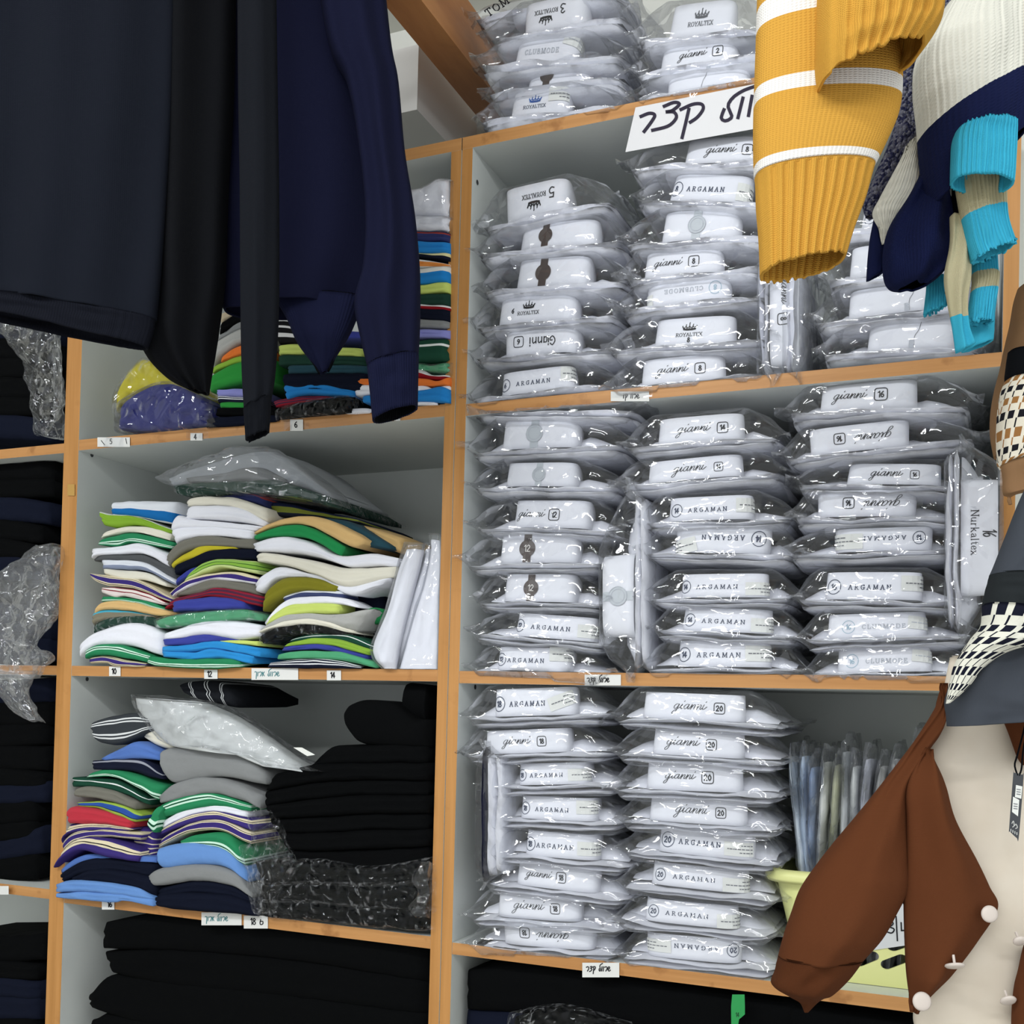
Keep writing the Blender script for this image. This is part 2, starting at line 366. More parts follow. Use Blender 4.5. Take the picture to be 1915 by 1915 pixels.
def patch(mb, fmap, x0, x1, y0, y1, off, m=0, nx=6, ny=2, rot=0.0):
    cx, cy = (x0 + x1) / 2, (y0 + y1) / 2; c, s_ = math.cos(rot), math.sin(rot); V = []
    for j in range(ny + 1):
        for i in range(nx + 1):
            u = x0 + (x1 - x0) * i / nx - cx; v = y0 + (y1 - y0) * j / ny - cy
            V.append(fmap(cx + u * c - v * s_, cy + u * s_ + v * c, off))
    W = nx + 1
    mb.add(V, [(j * W + i, j * W + i + 1, (j + 1) * W + i + 1, (j + 1) * W + i) for j in range(ny) for i in range(nx)], m)
def disc(mb, fmap, cx, cy, r, off, m=0, n=24):
    V = [fmap(cx, cy, off)] + [fmap(cx + r * math.cos(2 * math.pi * i / n), cy + r * math.sin(2 * math.pi * i / n), off) for i in range(n)]
    mb.add(V, [(0, 1 + i, 1 + (i + 1) % n) for i in range(n)], m)
HEB = {'R': [C2([(0, .85), (.35, 1), (.72, .85), (.62, .4), (.3, 0)], 10)], 'Z': [C2([(.25, .95), (.55, 1.08), (.75, .9), (.35, .6)], 8), C2([(.35, .6), (.7, .45), (.5, .1), (0, -.1)], 9)],
       'Q': [C2([(0, .9), (.5, 1.05), (.8, .85), (.6, .4), (.35, .2)], 10), [(.3, .75), (.12, -.6)]], 'L': [C2([(1.1, 1.75), (.5, 1.45), (.3, 1.05), (.5, .35), (.35, 0), (.08, .15), (.12, .55)], 16)],
       'V': [[(.14, 1), (.02, 0)]], 'S': [C2([(0, .35), (.4, .5), (.55, .85), (.3, 1.0), (.05, .6), (.15, .1), (.5, .02), (.75, .25)], 16)],
       'A': [C2([(.05, 1), (.1, .4), (0, 0)], 5), C2([(.6, 1), (.25, .55), (.6, .02)], 8)], 'K': [C2([(0, .95), (.35, 1.05), (.55, .8), (.45, .1), (.4, -.6)], 10)]}
def hebrew(t):
    out = []; x = 0
    for ch in t:
        if ch == ' ': x += .7; continue
        out += [[(p[0] + x, p[1]) for p in s] for s in HEB[ch]]; x += {'V': .45, 'L': .8, 'R': .9, 'Z': .95, 'Q': 1.05, 'S': .9, 'A': .85, 'K': .8}[ch]
    return out, x

# ------------------------------------------------------------------ the setting
def struct(name, o, label=None):
    o['kind'] = 'structure'
    return o
def plane_mat(key, c1, c2, scale=3, rough=.8):
    if key in MATS: return MATS[key]
    m, nt, b, N, L = newmat(key)
    tc = N('ShaderNodeTexCoord'); n = N('ShaderNodeTexNoise'); n.inputs['Scale'].default_value = scale; n.inputs['Detail'].default_value = 6
    L(tc.outputs['Object'], n.inputs[0]); r = N('ShaderNodeValToRGB'); r.color_ramp.elements[0].color = lin(c1); r.color_ramp.elements[1].color = lin(c2)
    L(n.outputs[0], r.inputs[0]); L(r.outputs[0], b.inputs['Base Color']); b.inputs['Roughness'].default_value = rough
    return m
def ceiling_mat():
    m, nt, b, N, L = newmat('ceiling_tiles')
    tc = N('ShaderNodeTexCoord'); br = N('ShaderNodeTexBrick'); br.offset = 0; br.inputs['Scale'].default_value = 1
    br.inputs['Brick Width'].default_value = .6; br.inputs['Row Height'].default_value = .6; br.inputs['Mortar Size'].default_value = .006
    br.inputs['Color1'].default_value = br.inputs['Color2'].default_value = lin((214, 214, 206)); br.inputs['Mortar'].default_value = lin((90, 100, 96))
    L(tc.outputs['Object'], br.inputs[0]); L(br.outputs[0], b.inputs['Base Color']); b.inputs['Roughness'].default_value = .9
    return m
WALLM = plane_mat('wall_paint', (208, 208, 200), (218, 218, 210))
FLOORM = plane_mat('floor_tiles', (206, 202, 194), (220, 216, 208), 2, .5)
q = MB(); q.box((-3.2, .352, 0), (3.2, .46, 2.95)); struct('', q.ob('wall_back', [WALLM]))
q = MB(); q.box((-3.2, -4.2, -.1), (3.2, .46, 0)); struct('', q.ob('floor', [FLOORM]))
q = MB(); q.box((-3.2, -4.2, 2.95), (3.2, .46, 3.05)); struct('', q.ob('ceiling', [ceiling_mat()]))
q = MB(); q.box((-3.3, -4.2, 0), (-3.2, .46, 2.95)); struct('', q.ob('wall_left', [WALLM]))
# white boxed-in duct and the pine beam above the shelving
zt = atx(785, 85, -.165).z
q = MB(); q.box((-1.6, .105, 2.62), (-.165, .352, zt)); struct('', q.ob('trim_1', [plane_mat('duct_paint', (222, 220, 216), (230, 228, 224))]))
q = MB(); q.box((-.105, -.75, 2.66), (-.045, .352, 2.762)); struct('', q.ob('trim_2', [PINE]))

# ------------------------------------------------------------------ shelving units
UD = .35
def unit(label, x0, x1, zs, y0=0.0, pl=True, pr=True, top=2.489, t=.0193):
    u = thing('shelving_unit', label, 'shelving', ((x0 + x1) / 2, 0, 0), (0, 0, 0), 'beech-edged shelving units')
    ox = (x0 + x1) / 2; boards = []
    if pl:
        q = MB(); q.box((x0 - t - ox, 0, 0), (x0 - ox - .0004, UD, top), 0, 1); q.ob('side_panel', [MELA, WOODV], u)
    if pr:
        q = MB(); q.box((x1 - ox + .0004, 0, 0), (x1 + t - ox, UD, top), 0, 1); q.ob('side_panel', [MELA, WOODV], u)
    for i, (a, b) in enumerate(zs):
        q = MB()
        e = t if i == 0 else 0
        q.box((x0 - ox - e * pl, y0 - (.0004 if i == 0 else -.0004), a), (x1 - ox + e * pr, UD, b), 0, 1)
        boards.append((q.ob('shelf_board', [MELA, WOODH], u), ox))
    q = MB(); q.box((x0 - ox, UD - .004, 0), (x1 - ox, UD, top)); q.ob('back_panel', [MELA], u)
    return u, boards
uA, bA = unit('shelving unit at the left frame edge, filled with black clothes', -1.72, -.873, [(2.469, 2.489), (2.028, 2.047), (1.591, 1.609), (1.153, 1.172), (.71, .73), (.2, .22)], .008, True, True)
uB, bB = unit('middle shelving unit, holding piles of folded coloured shirts', -.8345, -.0395, [(2.469, 2.489), (2.028, 2.0485), (1.5896, 1.609), (1.1513, 1.1715), (.71, .73), (.2, .22)])
uC, bC = unit('right-hand shelving unit, packed with white shirts in clear bags', .0005, .80, [(2.469, 2.489), (2.0255, 2.0448), (1.5873, 1.6071), (1.147, 1.166), (.71, .73), (.2, .22)])
# the two boards that meet at each joint leave a fine dark line; screw heads inside
def shelf_label(board, c, x0, y0, x1, y1, strokes=None, ink=INK, pen=2.2, tape=None, label=None):
    """paper label stuck on a shelf edge; corners and strokes in crop pixels"""
    bo, ox = board; mb = MB()
    f = lambda x, y, off: at(*K(c, x, y), Y=-.001 - off) - Vector((ox, 0, 0))
    patch(mb, f, x0, x1, y1, y0, .0004, 0, 4, 2)
    if strokes: ribbons(mb, strokes, pen, f, .0009, 1, None, 3)
    if tape:
        for (a, b_, c_, d) in tape: patch(mb, f, a, c_, d, b_, .0012, 2, 3, 2)
    mats = [PAPER, ink, PLASTIC2]
    o = mb.ob('shelf_label', mats, bo)
    if label: o['label'] = label
    return o
def dg(t, x, y, hgt):   # digits, top-left in crop pixels
    s, wd = digits(t); return [[(x + p[0] * hgt * .8, y + (1 - p[1]) * hgt) for p in st] for st in s]
def hb(t, x, y, hgt, sq=1.0):
    s, wd = hebrew(t); return [[(x + p[0] * hgt * .75 * sq, y + (1 - p[1]) * hgt) for p in st] for st in s]
shelf_label(bB[2], 'L3', 262, 1125, 316, 1170, dg('10', 274, 1134, 26), INK, 4.5, label='white label reading 10')
shelf_label(bB[2], 'L3', 710, 1140, 773, 1183, dg('12', 724, 1147, 26), INK, 4.5, label='white label reading 12')
shelf_label(bB[2], 'L3', 933, 1133, 1153, 1188, hb('KVRA LVVRS', 948, 1150, 20, 1.1), TEALINK, 3.2, label='pale label with teal handwriting')
shelf_label(bB[2], 'L3', 1288, 1143, 1355, 1190, dg('14', 1304, 1152, 26), INK, 4.5, label='white label reading 14')
shelf_label(bB[1], 'L3', 207, 45, 360, 90, [[(225, 60), (240, 80)], [(340, 50), (345, 75)]] + dg('5', 265, 52, 24), INK, 3, [(236, 45, 330, 92)], label='taped white label pair')
shelf_label(bB[1], 'L3', 645, 25, 702, 60, dg('4', 662, 30, 24), INK, 4, [(625, 18, 730, 50)], label='white label reading 4')
shelf_label(bB[1], 'L2', 648, 895, 745, 980, dg('6', 680, 910, 45), INK, 7, [(600, 900, 660, 975), (740, 915, 790, 960)], label='white label reading 6')
shelf_label(bB[1], 'L2', 1350, 830, 1470, 905, dg('8', 1395, 835, 55), INK, 8, [(1440, 850, 1480, 900)], label='white label reading 8')
shelf_label(bB[3], 'L4', 250, 1030, 308, 1072, dg('16', 275, 1034, 26), INK, 4.5, label='white label reading 16')
shelf_label(bB[3], 'L4', 713, 1085, 900, 1145, hb('KVRA LVVRS', 730, 1105, 20, 1.0), TEALINK, 3.2, label='pale label with teal handwriting')
shelf_label(bB[3], 'L4', 910, 1100, 1022, 1160, dg('18', 940, 1112, 30) + [C2([(988, 1118), (985, 1140), (998, 1140), (998, 1126), (986, 1128)], 8)], INK, 4.5, label='white label reading 18')
shelf_label(bC[1], 'F', 877, 35, 1085, 88, hb('VQ VVRS', 945, 50, 22, 1.1), INK, 4, [(880, 10, 1105, 70)], label='taped white label half hidden by glare')
shelf_label(bC[2], 'F', 735, 1572, 932, 1630, hb('RZQ LVVRS', 748, 1590, 22, 1.05), INK, 5.5, label='white label with black handwriting')
shelf_label(bC[3], 'I', 728, 1580, 930, 1660, hb('RZQ LVVRS', 750, 1602, 24, 1.05), INK, 5.5, label='white label with black handwriting')
shelf_label(bA[3], 'A3', -120, 955, 60, 1015)
for (bo, ox), c, pts in ((bB[3], 'L4', [(1150, 1160, 1340, 1195)]), (bC[2], 'H', [(790, 1845, 830, 1890)]), (bC[1], 'A', [(1300, 1835, 1480, 1870)])):
    pass
def panel_of(u, x):
    return min((o for o in u.children if o.name.startswith('side_panel')), key=lambda o: abs(sum(v.co.x for v in o.data.vertices) / len(o.data.vertices) + u.location.x - x))
for u, x, pts in ((uB, -.8345, [(172, 851), (163, 1270)]), (uC, .0005, [(893, 341), (889, 1285)])):
    pn = panel_of(u, x)
    for p in pts:
        q = atx(p[0], p[1], x + .0004) - u.location; V = [q] + [q + Vector((0, .0042 * math.cos(i * math.pi / 6), .0042 * math.sin(i * math.pi / 6))) for i in range(12)]
        mesh('screw_head', V, [(0, 1 + i, 1 + (i + 1) % 12) for i in range(12)], [plain('dark_screw', (60, 62, 64), .4, .5)], pn)
mb = MB(); u = uB; patch(mb, lambda x, y, off: at(*K('L3', x, y), Y=-.0012 - off) - u.location, 66, 100, 320, 266, .0004, 0, 2, 2)
mb.ob('adhesive_tape', [plain('yellowed_tape', (190, 148, 76), .3, .6)], panel_of(uB, -.8345))
# big hand-written card on the edge of the right unit's top board
sg = thing('paper_sign', 'large white card with thick black handwriting taped to the top shelf edge', 'sign', at(1290, 220, -.004))
def Tm(x, y, off): return at(*K('T', x, y), Y=-.005 - off - max(0, (x - 200)) * .0000015) - sg.location
mb = MB(); n = 14; V = []
for k, off in enumerate((.0, -.0012)):
    for i in range(n + 1):
        u = i / n
        V += [Tm(70 + (2600 - 70) * u, 990 + (535 - 990) * u, off), Tm(210 + (2600 - 210) * u, 375 + (-95 - 375) * u, off)]
h = 2 * (n + 1)
F = [(2 * i, 2 * i + 2, 2 * i + 3, 2 * i + 1) for i in range(n)] + [(h + 2 * i, h + 2 * i + 1, h + 2 * i + 3, h + 2 * i + 2) for i in range(n)]
F += [(2 * i, h + 2 * i, h + 2 * i + 2, 2 * i + 2) for i in range(n)] + [(2 * i + 1, 2 * i + 3, h + 2 * i + 3, h + 2 * i + 1) for i in range(n)] + [(0, 1, h + 1, h), (2 * n, h + 2 * n, h + 2 * n + 1, 2 * n + 1)]
mb.add(V, F); mb.ob('card', [plain('card_white', (226, 225, 226), .7, .2)], sg)
mb = MB()
ribbons(mb, [C2(p, 18) for p in ([(280, 500), (400, 455), (475, 480), (430, 570), (325, 710)], [(600, 360), (740, 305), (815, 330), (720, 415), (640, 435)],
        [(640, 435), (740, 440), (770, 520), (660, 630), (440, 690)], [(830, 405), (1000, 330), (1120, 330), (1140, 400), (1060, 510), (960, 580)], [(945, 395), (900, 590), (850, 795)],
        [(1850, 85), (1700, 140), (1560, 230), (1485, 340), (1510, 430), (1535, 510), (1450, 560), (1390, 520), (1430, 400)], [(1690, 240), (1655, 380), (1620, 520)], [(1815, 215), (1790, 350), (1765, 490)],
        [(1930, 260), (2050, 230), (2100, 260), (2040, 430)], [(2200, 330), (2330, 300), (2350, 200), (2230, 210), (2240, 360), (2400, 340)])], 46, Tm, .0006, 0, None, 12)
mb.ob('lettering', [plain('marker_ink', (34, 26, 48), .5, .3)], sg)
mb = MB(); patch(mb, Tm, 690, 1060, 250, 165, .0012, 0, 4, 2, -.12); mb.ob('adhesive_tape', [PLASTIC2], sg)

# ------------------------------------------------------------------ white shirts in clear bags
def pillow(mb, W, D, y0, z0, z1, seed, m=0, nx=22, ny=14, wob=.003, droop=0.0):
    V = []; F = []
    for top in (1, 0):
        for j in range(ny + 1):
            for i in range(nx + 1):
                u = -1 + 2 * i / nx; v = -1 + 2 * j / ny
                e = max(0.0, (1 - abs(u) ** 10)) ** .5 * max(0.0, (1 - abs(v) ** 14)) ** .5
                x = u * W / 2 * (1 - .03 * abs(v) ** 6); y = y0 + (v + 1) / 2 * D + .004 * (1 - abs(v)) * 0 + (.007 * abs(u) ** 6 if v < 0 else 0)
                zm = (z0 + z1) / 2 + wob * nz(x * 14, y * 9, seed) - droop * abs(u) ** 3
                z = zm + (z1 - z0) / 2 * e * (1 if top else -1) + wob * .4 * nz(x * 40, y * 30, seed + 5)
                V.append((x, y, z))
    k = (nx + 1) * (ny + 1); W_ = nx + 1
    for j in range(ny):
        for i in range(nx):
            a = j * W_ + i
            F.append((a, a + 1, a + 1 + W_, a + W_)); F.append((k + a, k + a + W_, k + a + 1 + W_, k + a + 1))
    for i in range(nx):
        F.append((i, k + i, k + i + 1, i + 1)); b = ny * W_ + i; F.append((b, b + 1, k + b + 1, k + b))
    for j in range(ny):
        a = j * W_; F.append((a, a + W_, k + a + W_, k + a)); b = a + nx; F.append((b, k + b, k + b + W_, b + W_))
    mb.add(V, F, m)
class Collar:
    def __init__(s, w, h, B=.05, n=3.4, lean=.10):
        s.w, s.h, s.B, s.lean = w, h, B, lean; A = w / 2
        P = []
        for i in range(721):
            a = -math.pi + 2 * math.pi * i / 720; sn, cs = math.sin(a), math.cos(a)
            yy = B - B * math.copysign(abs(cs) ** (2 / n), cs); P.append((A * math.copysign(abs(sn) ** (2 / n), sn) * (1 - .34 * (yy / (2 * B)) ** 1.2), yy))
        L = [0]
        for a, b in zip(P, P[1:]): L.append(L[-1] + math.hypot(b[0] - a[0], b[1] - a[1]))
        mid = L[360]; s.P, s.L = P, [l - mid for l in L]; s.half = s.L[-1]
    def plan(s, q):
        q = max(s.L[0], min(s.L[-1], q)); lo, hi = 0, 720
        while hi - lo > 1:
            m = (lo + hi) // 2
            if s.L[m] <= q: lo = m
            else: hi = m
        f = (q - s.L[lo]) / ((s.L[hi] - s.L[lo]) or 1); a, b = s.P[lo], s.P[hi]
        return a[0] + (b[0] - a[0]) * f, a[1] + (b[1] - a[1]) * f, b[0] - a[0], b[1] - a[1]
    def map(s, q, t, off=0.0):
        x, y, tx, ty = s.plan(q); l = math.hypot(tx, ty) or 1
        nx_, ny_ = ty / l, -tx / l
        f = t / s.h; k = 1 - s.lean * .35 * f
        x, y = x * k, s.B + (y - s.B) * (1 - s.lean * f * .6)
        z = t * (1 - .22 * max(0, (y - .02)) / (2 * s.B))
        return Vector((x + nx_ * off, y + ny_ * off, z))
    def build(s, parent, mat=None):
        n, r = 72, 5; V = []; F = []
        for inner in (0, 1):
            for j in range(r):
                for i in range(n):
                    q = s.L[0] + (s.L[-1] - s.L[0]) * i / n
                    V.append(s.map(q, s.h * j / (r - 1), -.0028 if inner else 0))
        k = n * r
        for j in range(r - 1):
            for i in range(n):
                a, b = j * n + i, j * n + (i + 1) % n
                F += [(a, b, b + n, a + n), (k + b, k + a, k + a + n, k + b + n)]
        for i in range(n):
            a, b = (r - 1) * n + i, (r - 1) * n + (i + 1) % n; F.append((a, b, k + b, k + a)); a, b = i, (i + 1) % n; F.append((b, a, k + a, k + b))
        return mesh('collar', V, F, [mat or COLLAR], parent)
def bag(parent, xl, xr, zb, ch, cl, cr, seed, B=.05, mat=None, D=.275, nx=40, crum=1.0, y0=0.0):
    """clear film round one shirt: low sealed side edges, raised over the collar"""
    prof = [(D, -1), (D * .55, -1), (.06, -1), (.0, -1), (-.012, -.92), (-.0155, -.6), (-.0145, -.2), (-.012, .2), (-.009, .55), (-.005, .85), (.004, .97), (.02, 1), (.05, 1), (.085, .96), (.11, .7), (.14, .35), (.19, .12), (D, .05)]
    xl -= .016; xr += .018; V = []; F = []; m = len(prof)
    fine = []
    for i in range(m - 1):
        for k in range(2): fine.append(tuple(a + (b - a) * k / 2 for a, b in zip(prof[i], prof[i + 1])))
    fine.append(prof[-1]); m = len(fine)
    for i in range(nx + 1):
        u = i / nx; x = xl + (xr - xl) * u
        if x < cl: f = max(0, (x - xl) / max(.004, cl - xl))
        elif x > cr: f = max(0, (xr - x) / max(.004, xr - cr))
        else: f = 1
        f = f ** .8; ed = min(1, min(u, 1 - u) * 9)
        zt = .004 + (ch + .004) * f; zz = zb * ed - .003 * ed
        amp = (.0014 + .0075 * (1 - f)) * crum
        ex = .009 * (ridge(seed, u * 3, 2.2)) * (1 - ed)
        for j, (y, p) in enumerate(fine):
            z = zz + (zt - zz) * (p + 1) / 2 if ed > 0 else (zt + zz) / 2
            if ed < 1: z = (zt + zz) / 2 * (1 - ed) + z * ed
            s1 = ridge(x * 26, y * 22 + j * .03, seed) * .6 + ridge(x * 60, j * .33, seed + 9) * .4
            s2 = nz(x * 18, j * .2, seed + 3)
            yy = y + y0 - amp * .8 * s1 - (.012 * s2 * (1 - ed) if y < .1 else 0)
            z2 = z + amp * .9 * s2 + (.010 * (1 - ed)) * nz(seed, y * 16, 7)
            dx = ((1 - ed) * .012 * nz(y * 22, seed, 1.5 + (u > .5) * 4)) if y < .3 else 0
            V.append((x + dx, yy, max(z2, zb - .004) if p < 0 else z2))
    for i in range(nx):
        for j in range(m):
            a = i * m + j; b = i * m + (j + 1) % m; F.append((a, a + m, b + m, b))
    return mesh('plastic_bag', V, F, [mat or PLASTIC], parent)
NPK = 0
def pack(c, kind, size, q, label, group, body, text=None, mark=None, st=None, inv=False, Y=.012, th=.016, vert=None, rough=None, strot=0.0):
    """q = (left x, left lower y, right x, right lower y, height) of the visible collar front in crop pixels"""
    global NPK
    NPK += 1; seed = NPK * 3.17
    xl, yl, xr, yr, hh = q
    if vert is None:
        sg_ = 1; off = 0
        A, B_ = at(*K(c, xl, yl + off), Y=Y), at(*K(c, xr, yr + off), Y=Y)
        xm, ym = (xl + xr) / 2, (yl + yr) / 2
        h = at(*K(c, xm, ym - hh), Y=Y).z - at(*K(c, xm, ym), Y=Y).z
        wv = math.hypot(B_.x - A.x, B_.z - A.z); w = wv * .955; a = math.atan2(B_.z - A.z, B_.x - A.x)
        rot = -a
        o = A + (B_ - A).normalized() * (w / 2 - .004)
        fx = lambda x: (x - xl) / (xr - xl) * wv - w / 2 + .004
        bl, br = sorted((fx(body[0]), fx(body[1])))
        loc = (lambda x: -fx(x)) if inv else fx
    else:   # standing on edge: q = (left x, top y, right x, bottom y, _) ; vert = +1 text reads downwards, -1 upwards
        x0, yt, x1, yb, _ = q; xm = (x0 + x1) / 2; sg_ = vert
        T_, Bo = at(*K(c, xm, yt), Y=Y), at(*K(c, xm, yb), Y=Y)
        h = (at(*K(c, x1, (yt + yb) / 2), Y=Y) - at(*K(c, x0, (yt + yb) / 2), Y=Y)).x
        w = (T_ - Bo).length; base = x0 if vert > 0 else x1
        o = (at(*K(c, base, yt), Y=Y) + at(*K(c, base, yb), Y=Y)) / 2
        a = math.atan2(T_.x - Bo.x, T_.z - Bo.z)
        rot = math.pi / 2 + a if vert > 0 else -math.pi / 2 + a
        ym = (yt + yb) / 2
        fx = lambda y: sg_ * (y - ym) / (yb - yt) * w
        bl, br = sorted((fx(body[0]), fx(body[1]))); loc = fx
    p = thing('packaged_shirt', label, 'shirt', o, (0, rot, rnd.uniform(-.025, .025)), group)
    mb = MB(); W = br - bl; cxx = (bl + br) / 2; D = .27
    m2 = MB()
    pillow(m2, W, D, -.012 + .003 * nz(seed, 1), -th * .52, 0, seed, 0, 26, 10, .0055, .007 * nz(seed, 4))
    pillow(m2, W * (.97 + .05 * nz(seed, 8)), D, -.010 + .004 * nz(seed, 2), -th, -th * .48, seed + 4, 0, 26, 10, .0045, .006 * nz(seed, 6))
    m2.v = [(v[0] + cxx, v[1], v[2]) for v in m2.v]
    if kind != 'none':
        nx_, ny_ = 26, 14; V = []; cl_, cr_ = -w / 2, w / 2
        for j in range(ny_ + 1):
            for i in range(nx_ + 1):
                x = bl + .006 + (W - .012) * i / nx_; v = (j / ny_) ** 1.7; y = .030 + .225 * v
                f = max(0, min(1, (x - bl) / max(.01, cl_ - bl))) if x < cl_ else (max(0, min(1, (br - x) / max(.01, br - cr_))) if x > cr_ else 1)
                inn = 1 if (cl_ < x < cr_ and y < .09) else 0
                z = h * (.45 if inn else .52) * f ** .8 * min(1, v * 13) ** .6 * max(0, 1 - max(0, v - .45) * 1.9) + .004 * nz(x * 30, y * 20, seed)
                V.append((x - cxx, y, max(z, -.001)))
        W1 = nx_ + 1; m2.add(V, [(j * W1 + i, j * W1 + i + 1, (j + 1) * W1 + i + 1, (j + 1) * W1 + i) for j in range(ny_) for i in range(nx_)])
        m2.v[-len(V):] = [(v_[0] + cxx, v_[1], v_[2]) for v_ in m2.v[-len(V):]]
    m2.ob('folded_body', [WHITE], p, True)
    if kind != 'none':
        B = min(.052, w * .42); C = Collar(w, h, B, 5.0, -.06 if inv else .10); col = C.build(p)
        mb = MB(); mats = [COLLAR]
        f = C.map
        if inv: f = lambda q_, t_, o_=0.0: C.map(-q_, h - t_, o_)
        if kind in 'gG' and size:
            ink = INK; x0, x1 = sorted((loc(text[0]), loc(text[1]))); k = (x1 - x0) / 6.7
            ky = min(k * 1.05, h * .24)
            if kind == 'g': ribbons(mb, place(GIANNI, x0, h * .40, k, ky * .95, .28), max(.0011, h * .026), f, .0007, 1, .45)
            else:
                gg, gw = capstext('C', .2); k2 = (x1 - x0) / 3.6; hs = h * .34
                st_ = place([C2([(.7, .8), (.4, 1), (.08, .5), (.4, 0), (.72, .2), (.72, .45), (.45, .45)], 14), [(.95, 0), (.95, .66)], [(.95, .85), (.95, .95)], C2([(1.55, .6), (1.2, .6), (1.2, .05), (1.55, .1)], 8), [(1.55, .66), (1.55, 0)],
                             [(1.85, 0), (1.85, .66)], C2([(1.85, .45), (2.2, .66), (2.3, .4), (2.3, 0)], 7), [(2.6, 0), (2.6, .66)], C2([(2.6, .45), (2.95, .66), (3.05, .4), (3.05, 0)], 7), [(3.4, 0), (3.4, .66)], [(3.4, .85), (3.4, .95)]], x0, h * .36, k2, hs)
                ribbons(mb, st_, h * .045, f, .0007, 1)
            cx = loc(mark); r = h * .205
            ribbons(mb, [ring(cx, h * .48, r, r, 28, 5)], h * .03, f, .0007, 1)
            ds, dw = digits(size); sc = r * .95; sx = min(sc, r * 1.35 / dw)
            ribbons(mb, place(ds, cx - dw * sx / 2, h * .48 - sc / 2, sx, sc), h * .04, f, .0007, 1)
            mats = [COLLAR, INK]
        elif kind in 'ac':
            word = 'ARGAMAN' if kind == 'a' else 'CLUBMODE'; ink = NAVYINK if kind == 'a' else PALEGREY
            ss, sw = capstext(word, .55 if kind == 'a' else .3); x0, x1 = sorted((loc(text[0]), loc(text[1]))); k = (x1 - x0) / sw
            ribbons(mb, place(ss, x0, h * .36, k, h * .17), h * .03 if kind == 'a' else h * .036, f, .0007, 1, .55)
            ik = 1
            if mark is not None and size:
                r = h * .255; cx = max(-w / 2 + r * 1.4, min(w / 2 - r * 1.4, loc(mark)))
                ribbons(mb, [ring(cx, h * .46, r, r * 1.05, 30)], h * .028, f, .0007, 2)
                ds, dw = digits(size); sc = r * .82; sx = min(sc, r * 1.15 / dw)
                ribbons(mb, place(ds, cx - dw * sx / 2, h * .46 - sc / 2, sx, sc), h * .042, f, .0007, 2)
            mats = [COLLAR, ink, NAVYINK if kind == 'a' else PALEINK]
        elif kind == 'r':
            ink = {'b': BLUEINK, 'g': GREYINK}.get(rough, INK); mats = [COLLAR, ink, NAVYINK if rough == 'b' else ink]
            ss, sw = capstext('ROYALTEX', .12); x0, x1 = sorted((loc(text[0]), loc(text[1]))); k = (x1 - x0) / sw; cx = (x0 + x1) / 2
            ribbons(mb, place(ss, x0, h * .30, k, h * .13), h * .022, f, .0007, 2, .35)
            cw = (x1 - x0) * .27; cz = h * .53; chh = h * .26
            V = [(-1, 0), (-.9, 0), (.9, 0), (1, 0)]
            crown = []
            for i in range(5):
                xx = -1 + .5 * i; top = [.55, .75, 1, .75, .55][i]; crown += [[(xx * .85, .22), (xx, top)], [(xx, top), (xx + .01, top + .02)]]
            for i in range(4): crown += [[(-1 + .5 * i, .62 - .05), (-.75 + .5 * i, .3)], [(-.75 + .5 * i, .3), (-.5 + .5 * i, .62)]]
            ribbons(mb, place(crown, cx, cz, cw, chh), h * .03, f, .0007, 1)
            ribbons(mb, place([[(-.85, .1), (-.4, .02), (.4, .02), (.85, .1)], [(-.85, .24), (-.4, .16), (.4, .16), (.85, .24)], [(-.85, .17), (-.4, .09), (.4, .09), (.85, .17)]], cx, cz, cw, chh), h * .034, f, .0007, 1)
            if size:
                ds, dw = digits(size); mz = {'5': .18, '3': .12}.get(size, .30 if size == '6' else .1)
                cx2 = loc(mark); sc = h * (.3 if size in '35' else .17); ribbons(mb, place(ds, cx2 - dw * sc / 2, h * (.4 if size == '6' else (.22 if size in '35' else .08)), sc, sc), h * .036, f, .0008, 1)
        elif kind in 'bs':
            cx = loc(mark); m = 1; r = min(h * .30, .0165); hw = r * .48
            patch(mb, f, cx - hw, cx + hw, h * .02, h * .985, .0009, 1, 2, 6)
            disc(mb, f, cx, h * .5, r, .0013, 1); mats = [COLLAR, BROWN if kind == 'b' else SILVER, plain('seal_white', (236, 232, 226), .6, .2) if kind == 'b' else PALEGREY]
            if kind == 's': ribbons(mb, [ring(cx, h * .5, r * .72, r * .72, 24), ring(cx, h * .5, r * .98, r * .98, 24)], h * .018, f, .0018, 2)
            if size:
                ds, dw = digits(size); sc = r * .7; sc = r * .75; sx = min(sc, r * 1.1 / dw); ribbons(mb, place(ds, cx - dw * sx / 2, h * .5 - sc / 2, sx, sc), h * .026, f, .0022, 2)
        elif kind == 'n':
            ss = []; x = 0
            ss, sw = capstext('Nurkaltex', .08); x0, x1 = sorted((loc(text[0]), loc(text[1]))); k = (x1 - x0) / sw
            ribbons(mb, place(ss, x0, h * .28, k, h * .21), h * .026, f, .0007, 1, .4)
            ds, dw = digits(size); sc = h * .36; ribbons(mb, place(ds, loc(mark) - dw * sc * .3, h * .60, sc * .6, sc, .1), h * .035, f, .0007, 1)
            mats = [COLLAR, INK]
        elif kind == 'p':   # plain collar showing the tab slit of its stand
            cx = loc(mark) if mark is not None else 0
            ribbons(mb, [C2([(cx, 0.002), (cx, h * .4), (cx + h * .12, h * .62), (cx + h * .2, h * .95)], 14)], h * .018, f, .0007, 1)
            patch(mb, f, cx - h * .16, cx, h * .02, h * .3, .0008, 2, 2, 2); mats = [COLLAR, GREYINK, PALEGREY]
        if mb.f:
            o_ = mb.ob('seal' if kind in 'bs' else 'printed_lettering', mats, col)
